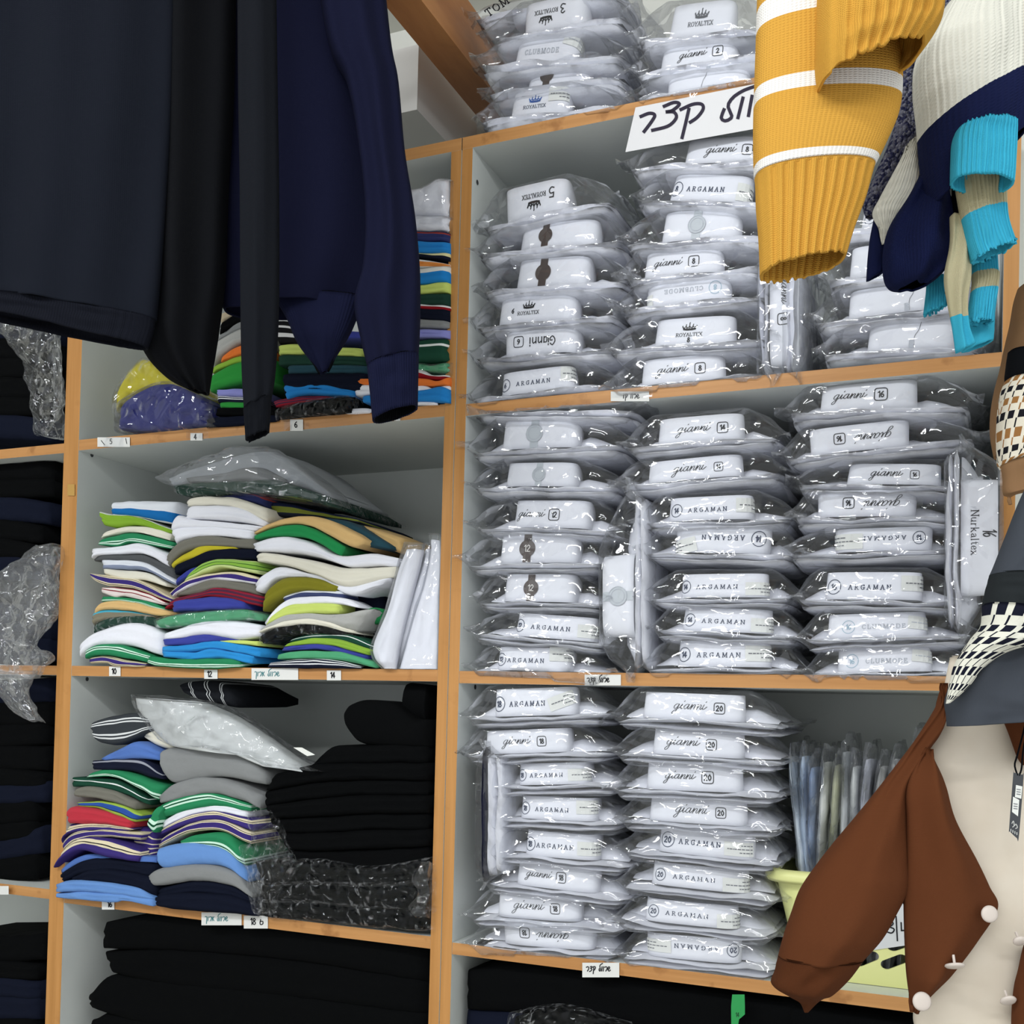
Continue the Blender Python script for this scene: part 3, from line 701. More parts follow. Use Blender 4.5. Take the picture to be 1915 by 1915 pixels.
        if st:
            mb = MB(); x0, x1 = sorted((loc(st[0]), loc(st[1]))); f0 = lambda y: (yl + yr) / 2 - y
            if vert is None:
                py = h / hh; z0, z1 = sorted((((yl + yr) / 2 - st[3]) * py, ((yl + yr) / 2 - st[2]) * py))
                if inv: z0, z1 = h - z1, h - z0
                slope = (yr - yl) / (xr - xl) * ((st[0] + st[1]) / 2 - xm) * py; sh = slope * (-1 if inv else 1)
                z0 += sh; z1 += sh
            patch(mb, f, x0, x1, z0, z1, .0014, 0, 6, 2, strot)
            hz = z1 - z0; cxx2, czz = (x0 + x1) / 2, (z0 + z1) / 2; rs = random.Random(NPK)
            for k in range(3):
                xs = x1 - (x1 - x0) * .06; ln = (.35, .82, .4)[k] * (x1 - x0); zz = z1 - hz * (.25 + .25 * k)
                while ln > 0:
                    d = rs.uniform(.0018, .0045); d = min(d, ln)
                    g = lambda u, v, off: f(cxx2 + (u - cxx2) * math.cos(strot) - (v - czz) * math.sin(strot), czz + (u - cxx2) * math.sin(strot) + (v - czz) * math.cos(strot), off)
                    ribbons(mb, [[(xs - d, zz), (xs, zz)]], hz * .07, g, .0019, 1)
                    xs -= d + .0022; ln -= d + .0022
            mb.ob('price_sticker', [STICK, GREYINK if kind != 'c' else PALEGREY], col)
        bag(p, bl, br, -th, h, -w / 2, w / 2, seed, B)
    else:
        bag(p, bl, br, -th, .012, bl + .03, br - .03, seed, .05, PLASTIC, .275, 36, 1.4)
    return p
ORD = ['', 'topmost', 'second', 'third', 'fourth', 'fifth', 'sixth', 'seventh', 'eighth', 'ninth', 'tenth', 'eleventh', 'twelfth', 'thirteenth', 'fourteenth', 'fifteenth', 'sixteenth', 'seventeenth', 'eighteenth', 'nineteenth', 'twentieth']
KN = {'g': 'script-lettered', 'G': 'bold-lettered', 'a': 'serif-lettered', 'c': 'pale-lettered', 'r': 'crown-printed', 'b': 'brown-sealed', 's': 'silver-sealed', 'p': 'plain-tabbed', 'n': 'serif-lettered', 'none': 'unprinted'}
def stack(c, where, rows):
    out = []
    for i, r in enumerate(rows):
        kind, size, q, body = r[:4]; kw = r[4] if len(r) > 4 else {}
        d = KN[kind] + (' upside-down' if kw.get('inv') else '')
        o = ORD[i + 1] if i == 0 else ORD[i + 1] + ' from top'
        lb = f"bagged white shirt, {d} collar{(' size ' + size) if size else ''}, {o}, {where}"
        out.append(pack(c, kind, size, q, lb, 'bagged white shirts, ' + where, body, **kw))
    return out
b1, b2 = (505, 1170), (1235, 1860)
TOPS = stack('A', 'left stack above top board', [
    ('none', '', (640, 60, 1010, -10, 60), (470, 1180), dict(Y=.03)),
    ('r', '3', (695, 165, 1020, 108, 140), (540, 1190), dict(inv=True, text=(752, 862), mark=885)),
    ('c', '', (645, 312, 985, 282, 135), (500, 1180), dict(text=(700, 862), st=(880, 1015, 155, 215), strot=-.25)),
    ('b', '', (705, 425, 1050, 380, 120), (530, 1190), dict(mark=808, Y=.02)),
    ('r', '', (630, 560, 938, 522, 122), (500, 1180), dict(text=(697, 805), rough='b', st=(815, 912, 405, 470)))])
mb = MB(); CROP['TT'] = (860, 0, .1671); tp = TOPS[0]
def ftt(x, y, off): return tp.matrix_basis.inverted() @ at(*K('TT', x, -y), Y=-.016 - off)
ss_, sw_ = capstext('TOM', .25)
ribbons(mb, place(ss_, 320, -190, 88, 82, 0, .60), 15, ftt, .0004, 0, .5, 6)
mb.ob('printed_lettering', [INK], tp)
stack('A', 'right stack above top board', [
    ('r', '', (1375, 185, 1720, 150, 160), (1240, 1880), dict(text=(1470, 1590), rough='g')),
    ('g', '2', (1330, 338, 1745, 275, 118), (1235, 1880), dict(text=(1430, 1565), mark=1617)),
    ('p', '', (1370, 445, 1800, 385, 105), (1235, 1880), dict(inv=True))])
stack('A', 'left stack, upper right bay', [
    ('r', '5', (612, 1050, 940, 985, 155), (510, 1120), dict(inv=True, text=(700, 812), mark=838)),
    ('b', '', (670, 1178, 1085, 1140, 118), (480, 1180), dict(mark=803)),
    ('b', '', (650, 1358, 1040, 1335, 135), (500, 1190), dict(mark=790)),
    ('r', '6', (565, 1532, 985, 1498, 128), (480, 1140), dict(text=(672, 776), mark=648)),
    ('G', '6', (603, 1680, 985, 1650, 120), (470, 1150), dict(inv=True, text=(728, 855), mark=680)),
    ('a', '6', (585, 1868, 970, 1820, 110), (460, 1130), dict(text=(670, 830), mark=608, st=(880, 966, 1718, 1786)))])
stack('A', 'middle stack, upper right bay', [
    ('g', '8', (1445, 772, 1850, 755, 118), (1190, 1960), dict(text=(1553, 1700), mark=1752)),
    ('a', '8', (1375, 940, 1800, 955, 125), (1230, 1950), dict(text=(1462, 1640), mark=1400, st=(1700, 1805, 862, 945))),
    ('s', '', (1340, 1140, 1760, 1112, 142), (1180, 1900), dict(mark=1515)),
    ('g', '8', (1260, 1312, 1680, 1268, 122), (1190, 1850), dict(text=(1312, 1450), mark=1505)),
    ('c', '8', (1275, 1448, 1712, 1400, 108), (1160, 1850), dict(inv=True, text=(1370, 1550), mark=1605, st=(1250, 1312, 1390, 1450))),
    ('r', '8', (1305, 1632, 1735, 1608, 128), (1100, 1850), dict(text=(1418, 1545), mark=1482)),
    ('g', '8', (1245, 1818, 1690, 1776, 122), (1120, 1850), dict(text=(1330, 1480), mark=1537))])
stack('E', 'right stack, upper right bay', [
    ('a', '8', (575, 1075, 960, 1050, 105), (420, 1120), dict(text=(660, 800), mark=615)),
    ('p', '', (520, 1312, 960, 1270, 150), (420, 1120), dict(mark=835)),
    ('p', '', (513, 1502, 980, 1445, 135), (360, 1130), dict(mark=812)),
    ('p', '', (600, 1655, 1070, 1630, 145), (390, 1150), dict(mark=832))])
wv = 'upper bay of right unit'
pack('E', 'g', '8', (150, 1245, 285, 1740, 0), 'bagged white shirt on edge, script-lettered collar size 8, under the mustard cuff', 'white shirts standing on edge', (1215, 1775), text=(1290, 1440), mark=1510, vert=1)
pack('E', 'none', '', (285, 1240, 350, 1740, 0), 'bagged white shirt on edge without visible collar, right of the edge-standing size 8', 'white shirts standing on edge', (1200, 1760), vert=1, th=.02)
pack('E', 'none', '', (1150, 1250, 1200, 1640, 0), 'greyish bagged shirt on edge against right side panel of the upper bay', 'white shirts standing on edge', (1250, 1650), vert=1, th=.018, Y=.03)
stack('F', 'left stack, middle right bay', [
    ('none', '', (300, 130, 760, 130, 60), (130, 1010), dict(th=.020)),
    ('s', '', (268, 352, 735, 330, 165), (120, 940), dict(mark=462)),
    ('s', '', (290, 550, 720, 548, 130), (130, 920), dict(mark=485)),
    ('g', '12', (330, 772, 795, 778, 150), (140, 900), dict(text=(362, 515), mark=567)),
    ('b', '12', (255, 968, 735, 962, 160), (100, 840), dict(mark=423)),
    ('b', '12', (275, 1172, 715, 1180, 150), (160, 835), dict(mark=441)),
    ('a', '12', (335, 1358, 832, 1398, 128), (130, 860), dict(text=(438, 655), mark=366, st=(697, 832, 1305, 1375))),
    ('a', '12', (240, 1545, 690, 1560, 128), (130, 850), dict(text=(312, 515), mark=262, st=(545, 690, 1425, 1500)))])
pack('F', 's', '', (830, 890, 1000, 1380, 0), 'bagged white shirt on edge with silver-sealed collar, between left and middle stacks', 'white shirts standing on edge', (590, 1560), mark=1142, vert=-1, Y=-.004, th=.02)
stack('F', 'middle stack, middle right bay', [
    ('g', '14', (1115, 325, 1645, 285, 142), (960, 1790), dict(text=(1235, 1420), mark=1487)),
    ('g', '14', (1060, 535, 1645, 482, 118), (920, 1800), dict(text=(1215, 1400), mark=1468)),
    ('a', '14', (1175, 742, 1695, 720, 130), (1050, 1850), dict(text=(1298, 1510), mark=1228, st=(1560, 1720, 608, 685))),
    ('a', '14', (1215, 905, 1785, 918, 148), (1060, 1870), dict(inv=True, text=(1372, 1600), mark=1676, st=(1195, 1345, 835, 915), strot=.25)),
    ('a', '14', (1240, 1152, 1780, 1150, 128), (1080, 1850), dict(text=(1340, 1568), mark=1272, st=(1612, 1762, 1070, 1140))),
    ('a', '14', (1250, 1330, 1800, 1352, 128), (1120, 1890), dict(text=(1370, 1606), mark=1298, st=(1640, 1802, 1268, 1342))),
    ('a', '14', (1225, 1527, 1795, 1532, 145), (1070, 1890), dict(text=(1345, 1585), mark=1268, st=(1612, 1770, 1415, 1500)))])
stack('H', 'right stack, middle right bay', [
    ('g', '16', (405, 285, 1055, 248, 178), (230, 1290), dict(text=(490, 695), mark=780)),
    ('g', '16', (355, 540, 1005, 472, 152), (200, 1310), dict(inv=True, text=(630, 845), mark=542)),
    ('g', '16', (565, 705, 1195, 712, 122), (270, 1290), dict(text=(710, 905), mark=977)),
    ('g', '16', (398, 902, 1045, 890, 152), (265, 1240), dict(inv=True, text=(665, 890), mark=590)),
    ('a', '16', (505, 1108, 1140, 1090, 135), (230, 1200), dict(inv=True, text=(665, 925), mark=1002, st=(480, 675, 1000, 1090))),
    ('a', '16', (435, 1382, 1085, 1388, 162), (280, 1230), dict(text=(585, 840), mark=493, st=(900, 1088, 1245, 1335))),
    ('c', '16', (455, 1615, 1120, 1595, 142), (320, 1300), dict(text=(670, 930), mark=588, st=(945, 1130, 1485, 1560), strot=-.12)),
    ('c', '16', (510, 1815, 1140, 1805, 148), (335, 1300), dict(text=(690, 940), mark=605, st=(968, 1160, 1685, 1755), strot=-.12))])
pack('H', 'n', '16', (1245, 640, 1465, 1390, 0), 'bagged white shirt on edge at far right, serif lettering and handwritten 16', 'white shirts standing on edge', (490, 1550), text=(860, 1130), mark=1000, vert=1, Y=-.012, th=.018)
stack('I', 'left stack, lower right bay', [
    ('a', '18', (230, 236, 735, 222, 152), (110, 840), dict(text=(333, 528), mark=266, st=(548, 690, 110, 185), strot=.32)),
    ('g', '18', (175, 442, 700, 425, 130), (100, 860), dict(text=(295, 450), mark=513)),
    ('a', '18', (365, 610, 800, 602, 118), (190, 925), dict(text=(443, 625), mark=385, st=(655, 800, 520, 585))),
    ('a', '18', (370, 790, 840, 812, 125), (215, 940), dict(text=(470, 655), mark=405, st=(700, 832, 697, 770))),
    ('a', '18', (400, 990, 850, 1030, 138), (245, 970), dict(text=(475, 680), mark=403, st=(702, 850, 925, 1000))),
    ('g', '18', (350, 1150, 850, 1212, 138), (215, 965), dict(text=(415, 560), mark=612)),
    ('g', '18', (245, 1327, 760, 1365, 135), (125, 940), dict(text=(350, 525), mark=584)),
    ('g', '18', (285, 1475, 832, 1522, 138), (130, 930), dict(inv=True, text=(485, 660), mark=420))])
stack('I', 'middle stack, lower right bay', [
    ('g', '20', (1037, 238, 1670, 270, 145), (910, 1800), dict(text=(1225, 1412), mark=1482)),
    ('g', '20', (1095, 437, 1660, 470, 142), (920, 1810), dict(text=(1183, 1372), mark=1437)),
    ('g', '20', (1060, 630, 1655, 655, 160), (910, 1800), dict(text=(1178, 1352), mark=1419)),
    ('g', '20', (1075, 800, 1680, 842, 138), (945, 1790), dict(text=(1235, 1424), mark=1490)),
    ('a', '20', (1127, 970, 1722, 1032, 155), (960, 1790), dict(text=(1255, 1487), mark=1187, st=(1508, 1666, 925, 1000))),
    ('a', '20', (1090, 1147, 1688, 1215, 125), (950, 1780), dict(text=(1225, 1457), mark=1148, st=(1500, 1668, 1125, 1200))),
    ('a', '20', (1055, 1347, 1630, 1410, 125), (930, 1770), dict(text=(1185, 1420), mark=1112, st=(1468, 1628, 1325, 1400))),
    ('a', '20', (1070, 1542, 1640, 1596, 132), (940, 1780), dict(inv=True, text=(1238, 1477), mark=1560, st=(1070, 1220, 1450, 1520)))])
p = pack('I', 'none', '', (95, 430, 200, 1110, 0), 'plain white shirt on edge with navy piping, left wall of the lower bay', 'white shirts standing on edge', (430, 1110), vert=-1, Y=.0, th=.032)
mb = MB(); pillow(mb, .22, .2, -.016, -.002, .002, 3.3, 0, 16, 8, .003); mb.ob('navy_piping', [cloth('navy_piping', (24, 26, 52))], p, True)

# ------------------------------------------------------------------ folded garments lying on the shelves
CROP.update({'X1': (130, 900, .19321), 'X2': (460, 920, .19843), 'X3': (90, 1290, .22453)})
def band(name, c, top, bot, mat, Y=-.004, depth=.24, zmin=None, seed=0.0, parent=None, org=None, n=30, bulge=1.0, lip=.35):
    """one folded layer: front edge between two pixel polylines at depth Y, body running back into the shelf"""
    T = [at(*K(c, *p), Y=Y) for p in catmull(top, n)]; B = [at(*K(c, *p), Y=Y) for p in catmull(bot, n)]
    org = org or Vector((0, 0, 0)); V = []; F = []; UV = []; nf = 11
    for i in range(n):
        u = i / (n - 1); t, b = T[i], B[i]
        if t.z < b.z + .003: t = Vector((t.x, t.y, b.z + .003))
        zc, r = (t.z + b.z) / 2, (t.z - b.z) / 2; x = (t.x + b.x) / 2; e = min(1.0, min(u, 1 - u) * 9 + .25) ** .5
        row = []
        for j in range(nf):
            a = -math.pi / 2 + math.pi * j / (nf - 1); s_ = math.sin(a); xx = b.x + (t.x - b.x) * (s_ + 1) / 2
            g = math.cos(a) ** .7 if math.cos(a) > 0 else 0
            y = Y + r * .25 - min(r, .016) * bulge * g * e + lip * min(r, .012) * math.exp(-(s_ / .16) ** 2) * (1 if r > .007 else 0) + .0022 * nz(xx * 34, s_ * 2, seed) + (1 - e) * .006
            z = zc + r * s_ + .0012 * nz(xx * 40, s_ * 1.5, seed + 8)
            row.append((xx, y, z, (s_ + 1) / 2))
        back = [(x, Y + depth * .35, zc + r * .96, 1), (x, Y + depth * .8, zc + r * .82, 1), (x, Y + depth, zc + r * .2, 1), (x, Y + depth, zc - r * .5, 0), (x, Y + depth * .8, zc - r * .85, 0), (x, Y + depth * .35, zc - r * .96, 0)]
        for k, (xx, y, z, v) in enumerate(row + back):
            if zmin is not None and y > .0: z = max(z, zmin + .0006 * (1 + k))
            V.append((xx - org.x, y - org.y, z - org.z)); UV.append((u, v))
    m = nf + 6
    for i in range(n - 1):
        for j in range(m):
            a = i * m + j; b_ = i * m + (j + 1) % m; F.append((a, a + m, b_ + m, b_))
    F.append(tuple(range(m))); F.append(tuple((n - 1) * m + j for j in reversed(range(m))))
    return mesh(name, V, F, [mat], parent, None, True, UV)
C_ = {'white': (222, 224, 228), 'ivory': (226, 222, 206), 'lime green': (138, 176, 62), 'green': (38, 128, 84), 'charcoal': (84, 86, 88), 'black': (9, 10, 11), 'navy': (20, 24, 38), 'taupe': (118, 116, 106),
      'yellow': (190, 178, 44), 'olive': (126, 122, 34), 'royal blue': (58, 66, 150), 'deep blue': (44, 48, 112), 'sky blue': (44, 140, 206), 'light blue': (104, 146, 206), 'grey': (134, 136, 136), 'light grey': (172, 172, 168), 'red': (188, 52, 66),
      'tan': (214, 178, 120), 'dark green': (34, 62, 52), 'mint': (80, 160, 116), 'pale lime': (198, 214, 112), 'emerald': (34, 138, 76), 'dark teal': (38, 72, 84), 'bright green': (44, 142, 58), 'orange': (226, 118, 50), 'lilac': (138, 140, 204),
      'bright blue': (36, 128, 200), 'beige': (184, 170, 144), 'blue': (84, 118, 186), 'pale grey': (176, 180, 184)}
CR, PU, DK = (226, 214, 182), (62, 50, 118), (40, 38, 40)
WS, GR = (206, 238, 218), (44, 132, 88)
ST = {'green striped': [(0, GR), (.12, WS), (.22, (20, 80, 52)), (.30, WS), (.42, GR)], 'green topstriped': [(0, GR), (.5, WS), (.60, (20, 80, 52)), (.68, WS), (.78, GR)],
      'white and blue': [(0, (226, 230, 236)), (.05, (28, 106, 172)), (.5, (222, 226, 232))], 'purple and cream': [(0, CR), (.14, DK), (.2, CR), (.3, PU), (.74, CR), (.82, DK), (.86, CR)],
      'purple cream-topped': [(0, PU), (.52, CR), (.66, DK), (.72, CR), (.9, PU)], 'cream and purple': [(0, (228, 228, 232)), (.25, PU), (.72, CR)], 'white and red': [(0, (226, 214, 210)), (.55, (128, 34, 46)), (.66, (230, 220, 214)), (.9, (128, 34, 46))],
      'white and slate': [(0, (132, 142, 166)), (.42, (222, 226, 234))], 'maroon striped': [(0, (150, 36, 52)), (.25, (76, 44, 66)), (.45, (150, 36, 52)), (.6, (84, 44, 66)), (.82, (150, 40, 60))],
      'lime striped': [(0, (206, 222, 150)), (.3, (48, 92, 40)), (.36, (140, 184, 74)), (.6, (48, 92, 40)), (.66, (150, 192, 90)), (.9, (206, 222, 150))], 'navy white-striped': [(0, (24, 28, 46)), (.4, (226, 228, 230)), (.52, (24, 28, 46)), (.68, (226, 228, 230)), (.8, (24, 28, 46)), (.92, (226, 228, 230))],
      'dark green white-striped': [(0, (30, 70, 54)), (.62, (230, 234, 232)), (.72, (30, 70, 54))], 'blue and lime': [(0, (160, 190, 80)), (.28, (30, 44, 70)), (.36, (50, 84, 160)), (.82, (160, 190, 80))], 'navy grey-striped': [(0, (24, 28, 46)), (.72, (150, 152, 162)), (.86, (30, 34, 56))],
      'charcoal white-striped': [(0, (58, 62, 66)), (.18, (220, 222, 222)), (.24, (58, 62, 66)), (.3, (220, 222, 222)), (.36, (58, 62, 66)), (.7, (220, 222, 222)), (.75, (58, 62, 66)), (.8, (220, 222, 222)), (.85, (58, 62, 66))],
      'lime white-edged': [(0, (132, 172, 54)), (.9, (228, 234, 222))], 'slate and white': [(0, (64, 72, 110)), (.6, (222, 226, 232))], 'taupe and cyan': [(0, (128, 122, 104)), (.72, (72, 164, 190))], 'black and white patterned': [(0, (24, 24, 26)), (.2, (222, 222, 222)), (.35, (24, 24, 26)), (.55, (222, 222, 222)), (.62, (24, 24, 26)), (.8, (222, 222, 222))],
      'white and orange': [(0, (224, 224, 220)), (.12, (222, 140, 70)), (.7, (226, 226, 224))], 'navy and cream': [(0, (22, 26, 42)), (.5, (222, 214, 160))], 'white and bright blue': [(0, (36, 128, 200)), (.62, (222, 222, 216))], 'red and white': [(0, (142, 26, 34)), (.62, (228, 226, 224))],
      'navy and red': [(0, (50, 56, 100)), (.72, (150, 60, 52)), (.86, (50, 56, 100))]}
def fmat(k):
    return striped(k.replace(' ', '_'), ST[k]) if k in ST else cloth(k.replace(' ', '_'), C_[k])
def pile(c, where, zs, rows, Y0=-.004, name='folded_shirt', noun='folded shirt', cat='shirt', dy=.0, depth=.24):
    for i, r in enumerate(rows):
        key, top, bot = r[:3]; kw = dict(r[3]) if len(r) > 3 else {}
        nn = kw.pop('noun', noun); bagm = kw.pop('bag', None); extra = kw.pop('extra', []); nm = kw.pop('name', name); ct = kw.pop('cat', cat)
        dep = kw.pop('depth', depth); Y = kw.pop('Y', Y0 + dy * i + rnd.uniform(-.002, .002))
        o = ORD[i + 1] if i == 0 else (ORD[i + 1] + ' from top' if i < len(rows) - 1 or len(rows) < 3 else 'lowest')
        lb = kw.pop('label', None) or f"{'bagged ' if bagm else ''}{key} {nn}, {o}, {where}"
        if bagm or extra:
            org = at(*K(c, *bot[len(bot) // 2]), Y=Y)
            t = thing(nm, lb, ct, org, group='garments in ' + where)
            band('folded_cloth', c, top, bot, fmat(key), Y, dep, zs, i * 3.1, t, org, **kw)
            for (k2, t2, b2_, y2) in extra: band('folded_sleeve', c, t2, b2_, fmat(k2), y2, dep * .8, zs, i * 2.3 + 1, t, org)
            if bagm:
                e = bagm if isinstance(bagm, (int, float)) and bagm is not True else 14
                n_ = len(top); tp = [(p[0] + (-e if k == 0 else e if k == n_ - 1 else 0), p[1] - e * .5) for k, p in enumerate(top)]
                n_ = len(bot); bt = [(p[0] + (-e if k == 0 else e if k == n_ - 1 else 0), p[1] + e * .4) for k, p in enumerate(bot)]
                b = band('plastic_bag', c, tp, bt, PLASTICB if key in ('black', 'navy', 'dark green') else PLASTIC2, Y - .006, dep + .01, zs, i * 1.7, t, org, 40, 1.1, .1)
        else:
            org = at(*K(c, *bot[len(bot) // 2]), Y=Y)
            o_ = band(nm, c, top, bot, fmat(key), Y, dep, zs, i * 3.1, None, org, **kw); o_.location = org
            tag(o_, lb, ct, 'garments in ' + where)
z3, z4, z2 = 1.609, 1.1715, 2.0485
pile('X1', 'left pile, centre shelf', z3, [
    ('white and blue', [(405, 210), (620, 195), (1040, 195)], [(405, 325), (650, 348), (1000, 415)]),
    ('lime white-edged', [(280, 295), (420, 320), (670, 345), (970, 460)], [(330, 425), (480, 447), (670, 425), (980, 505)]),
    ('ivory', [(320, 500), (560, 435), (800, 450), (980, 505)], [(300, 545), (460, 515), (650, 495), (960, 570)]),
    ('green striped', [(300, 560), (560, 505), (700, 510), (1010, 590)], [(265, 612), (480, 632), (620, 595), (980, 655)]),
    ('white', [(215, 650), (500, 630), (700, 600), (960, 700)], [(210, 748), (300, 715), (640, 700), (780, 725), (960, 830)]),
    ('charcoal', [(240, 705), (640, 705), (760, 720), (1010, 830)], [(230, 770), (500, 770), (750, 805), (1040, 965)], dict(Y=.004)),
    ('white and slate', [(305, 760), (560, 765), (760, 800), (1030, 960)], [(320, 845), (560, 855), (760, 875), (1020, 1005)]),
    ('ivory', [(320, 845), (520, 860), (760, 885), (940, 990)], [(340, 905), (580, 955), (720, 955), (930, 1020)]),
    ('purple and cream', [(190, 888), (420, 920), (700, 965), (990, 1130)], [(190, 915), (330, 1000), (640, 1045), (980, 1170)]),
    ('white and red', [(305, 1022), (540, 1035), (750, 1080), (920, 1170)], [(305, 1075), (450, 1125), (560, 1120), (900, 1195)]),
    ('green striped', [(310, 1115), (560, 1130), (780, 1170), (910, 1225)], [(300, 1168), (500, 1160), (700, 1195), (910, 1248)]),
    ('tan', [(240, 1250), (330, 1170), (560, 1160), (800, 1215), (970, 1260)], [(230, 1290), (330, 1245), (560, 1250), (860, 1302), (970, 1295)]),
    ('taupe and cyan', [(235, 1290), (310, 1245), (560, 1250), (850, 1295)], [(225, 1400), (330, 1360), (600, 1330), (860, 1325)], dict(Y=.0)),
    ('dark green', [(230, 1400), (420, 1320), (740, 1305), (850, 1330)], [(230, 1480), (420, 1410), (640, 1380), (850, 1405)], dict(bag=18)),
    ('white', [(100, 1590), (250, 1470), (560, 1370), (760, 1390), (900, 1470)], [(95, 1700), (200, 1640), (320, 1600), (600, 1600), (890, 1690)]),
    ('green topstriped', [(150, 1650), (300, 1580), (540, 1590), (780, 1680)], [(145, 1712), (260, 1685), (450, 1695), (740, 1750)], dict(Y=-.012)),
    ('purple and cream', [(190, 1710), (360, 1690), (560, 1730), (740, 1760)], [(195, 1765), (360, 1760), (440, 1788), (720, 1795)], dict(Y=-.006))])
pile('X1', 'middle pile, centre shelf', z3, [
    ('navy and red', [(1400, 140), (1560, 95), (1780, 110), (1915, 160)], [(1420, 165), (1620, 175), (1830, 230), (1915, 255)], dict(Y=.01)),
    ('ivory', [(1130, 190), (1240, 155), (1600, 160), (1800, 220), (1915, 260)], [(1140, 240), (1480, 235), (1700, 295), (1915, 400)]),
    ('white', [(1140, 290), (1220, 240), (1560, 240), (1760, 290), (1915, 400)], [(1110, 375), (1400, 375), (1700, 400), (1880, 440)]),
    ('white', [(980, 440), (1060, 330), (1180, 365), (1500, 395), (1880, 440)], [(985, 475), (1150, 455), (1480, 460), (1780, 480)]),
    ('white', [(985, 470), (1150, 440), (1450, 440), (1780, 470)], [(1030, 605), (1200, 550), (1500, 535), (1760, 565)]),
    ('taupe', [(920, 740), (1080, 590), (1320, 525), (1640, 560), (1790, 555)], [(960, 825), (1100, 700), (1290, 640), (1560, 640), (1790, 655)]),
    ('yellow', [(980, 790), (1160, 680), (1300, 628), (1600, 635)], [(990, 835), (1200, 750), (1400, 675), (1620, 655)], dict(Y=-.008)),
    ('navy', [(1010, 820), (1200, 740), (1420, 660), (1800, 655)], [(1020, 905), (1140, 865), (1400, 770), (1800, 755)]),
    ('lime striped', [(1120, 930), (1300, 790), (1500, 750), (1790, 770)], [(1100, 970), (1330, 880), (1500, 840), (1830, 900)], dict(extra=[('royal blue', [(1030, 950), (1180, 850), (1260, 815)], [(1030, 1005), (1120, 955), (1250, 845)], -.003)])),
    ('cream and purple', [(960, 1080), (1160, 950), (1430, 890), (1650, 880), (1820, 930)], [(990, 1115), (1180, 1020), (1400, 955), (1780, 990)]),
    ('taupe', [(1020, 1080), (1180, 1000), (1420, 945), (1780, 985)], [(1030, 1115), (1250, 1085), (1480, 1040), (1850, 1110)], dict(Y=-.001)),
    ('maroon striped', [(1000, 1140), (1250, 1080), (1470, 1030), (1860, 1110)], [(910, 1235), (1200, 1150), (1450, 1125), (1840, 1215)]),
    ('royal blue', [(1000, 1160), (1260, 1130), (1440, 1118), (1690, 1160)], [(995, 1262), (1250, 1255), (1500, 1245), (1700, 1235)], dict(Y=-.01)),
    ('mint', [(820, 1350), (1000, 1300), (1300, 1260), (1680, 1240), (1860, 1290)], [(850, 1415), (1000, 1412), (1300, 1375), (1700, 1345), (1860, 1345)], dict(bag=18, Y=-.008)),
    ('white', [(910, 1480), (1060, 1430), (1280, 1360), (1560, 1345), (1850, 1390)], [(905, 1535), (1100, 1515), (1340, 1488), (1640, 1535), (1840, 1500)]),
    ('royal blue', [(900, 1530), (1100, 1510), (1340, 1478), (1680, 1530)], [(910, 1585), (1150, 1580), (1400, 1550), (1700, 1550)], dict(extra=[('pale lime', [(1440, 1540), (1620, 1538), (1820, 1545)], [(1440, 1552), (1620, 1570), (1820, 1592)], -.008)])),
    ('sky blue', [(880, 1600), (1160, 1580), (1400, 1540), (1640, 1575), (1840, 1610)], [(890, 1645), (1200, 1650), (1420, 1625), (1840, 1700)]),
    ('sky blue', [(890, 1640), (1190, 1655), (1400, 1620), (1780, 1690)], [(910, 1705), (1200, 1730), (1500, 1720), (1760, 1765)]),
    ('green striped', [(760, 1685), (1000, 1720), (1500, 1715), (1640, 1740)], [(740, 1755), (900, 1795), (1300, 1815), (1640, 1802)], dict(Y=-.01))], -.006)
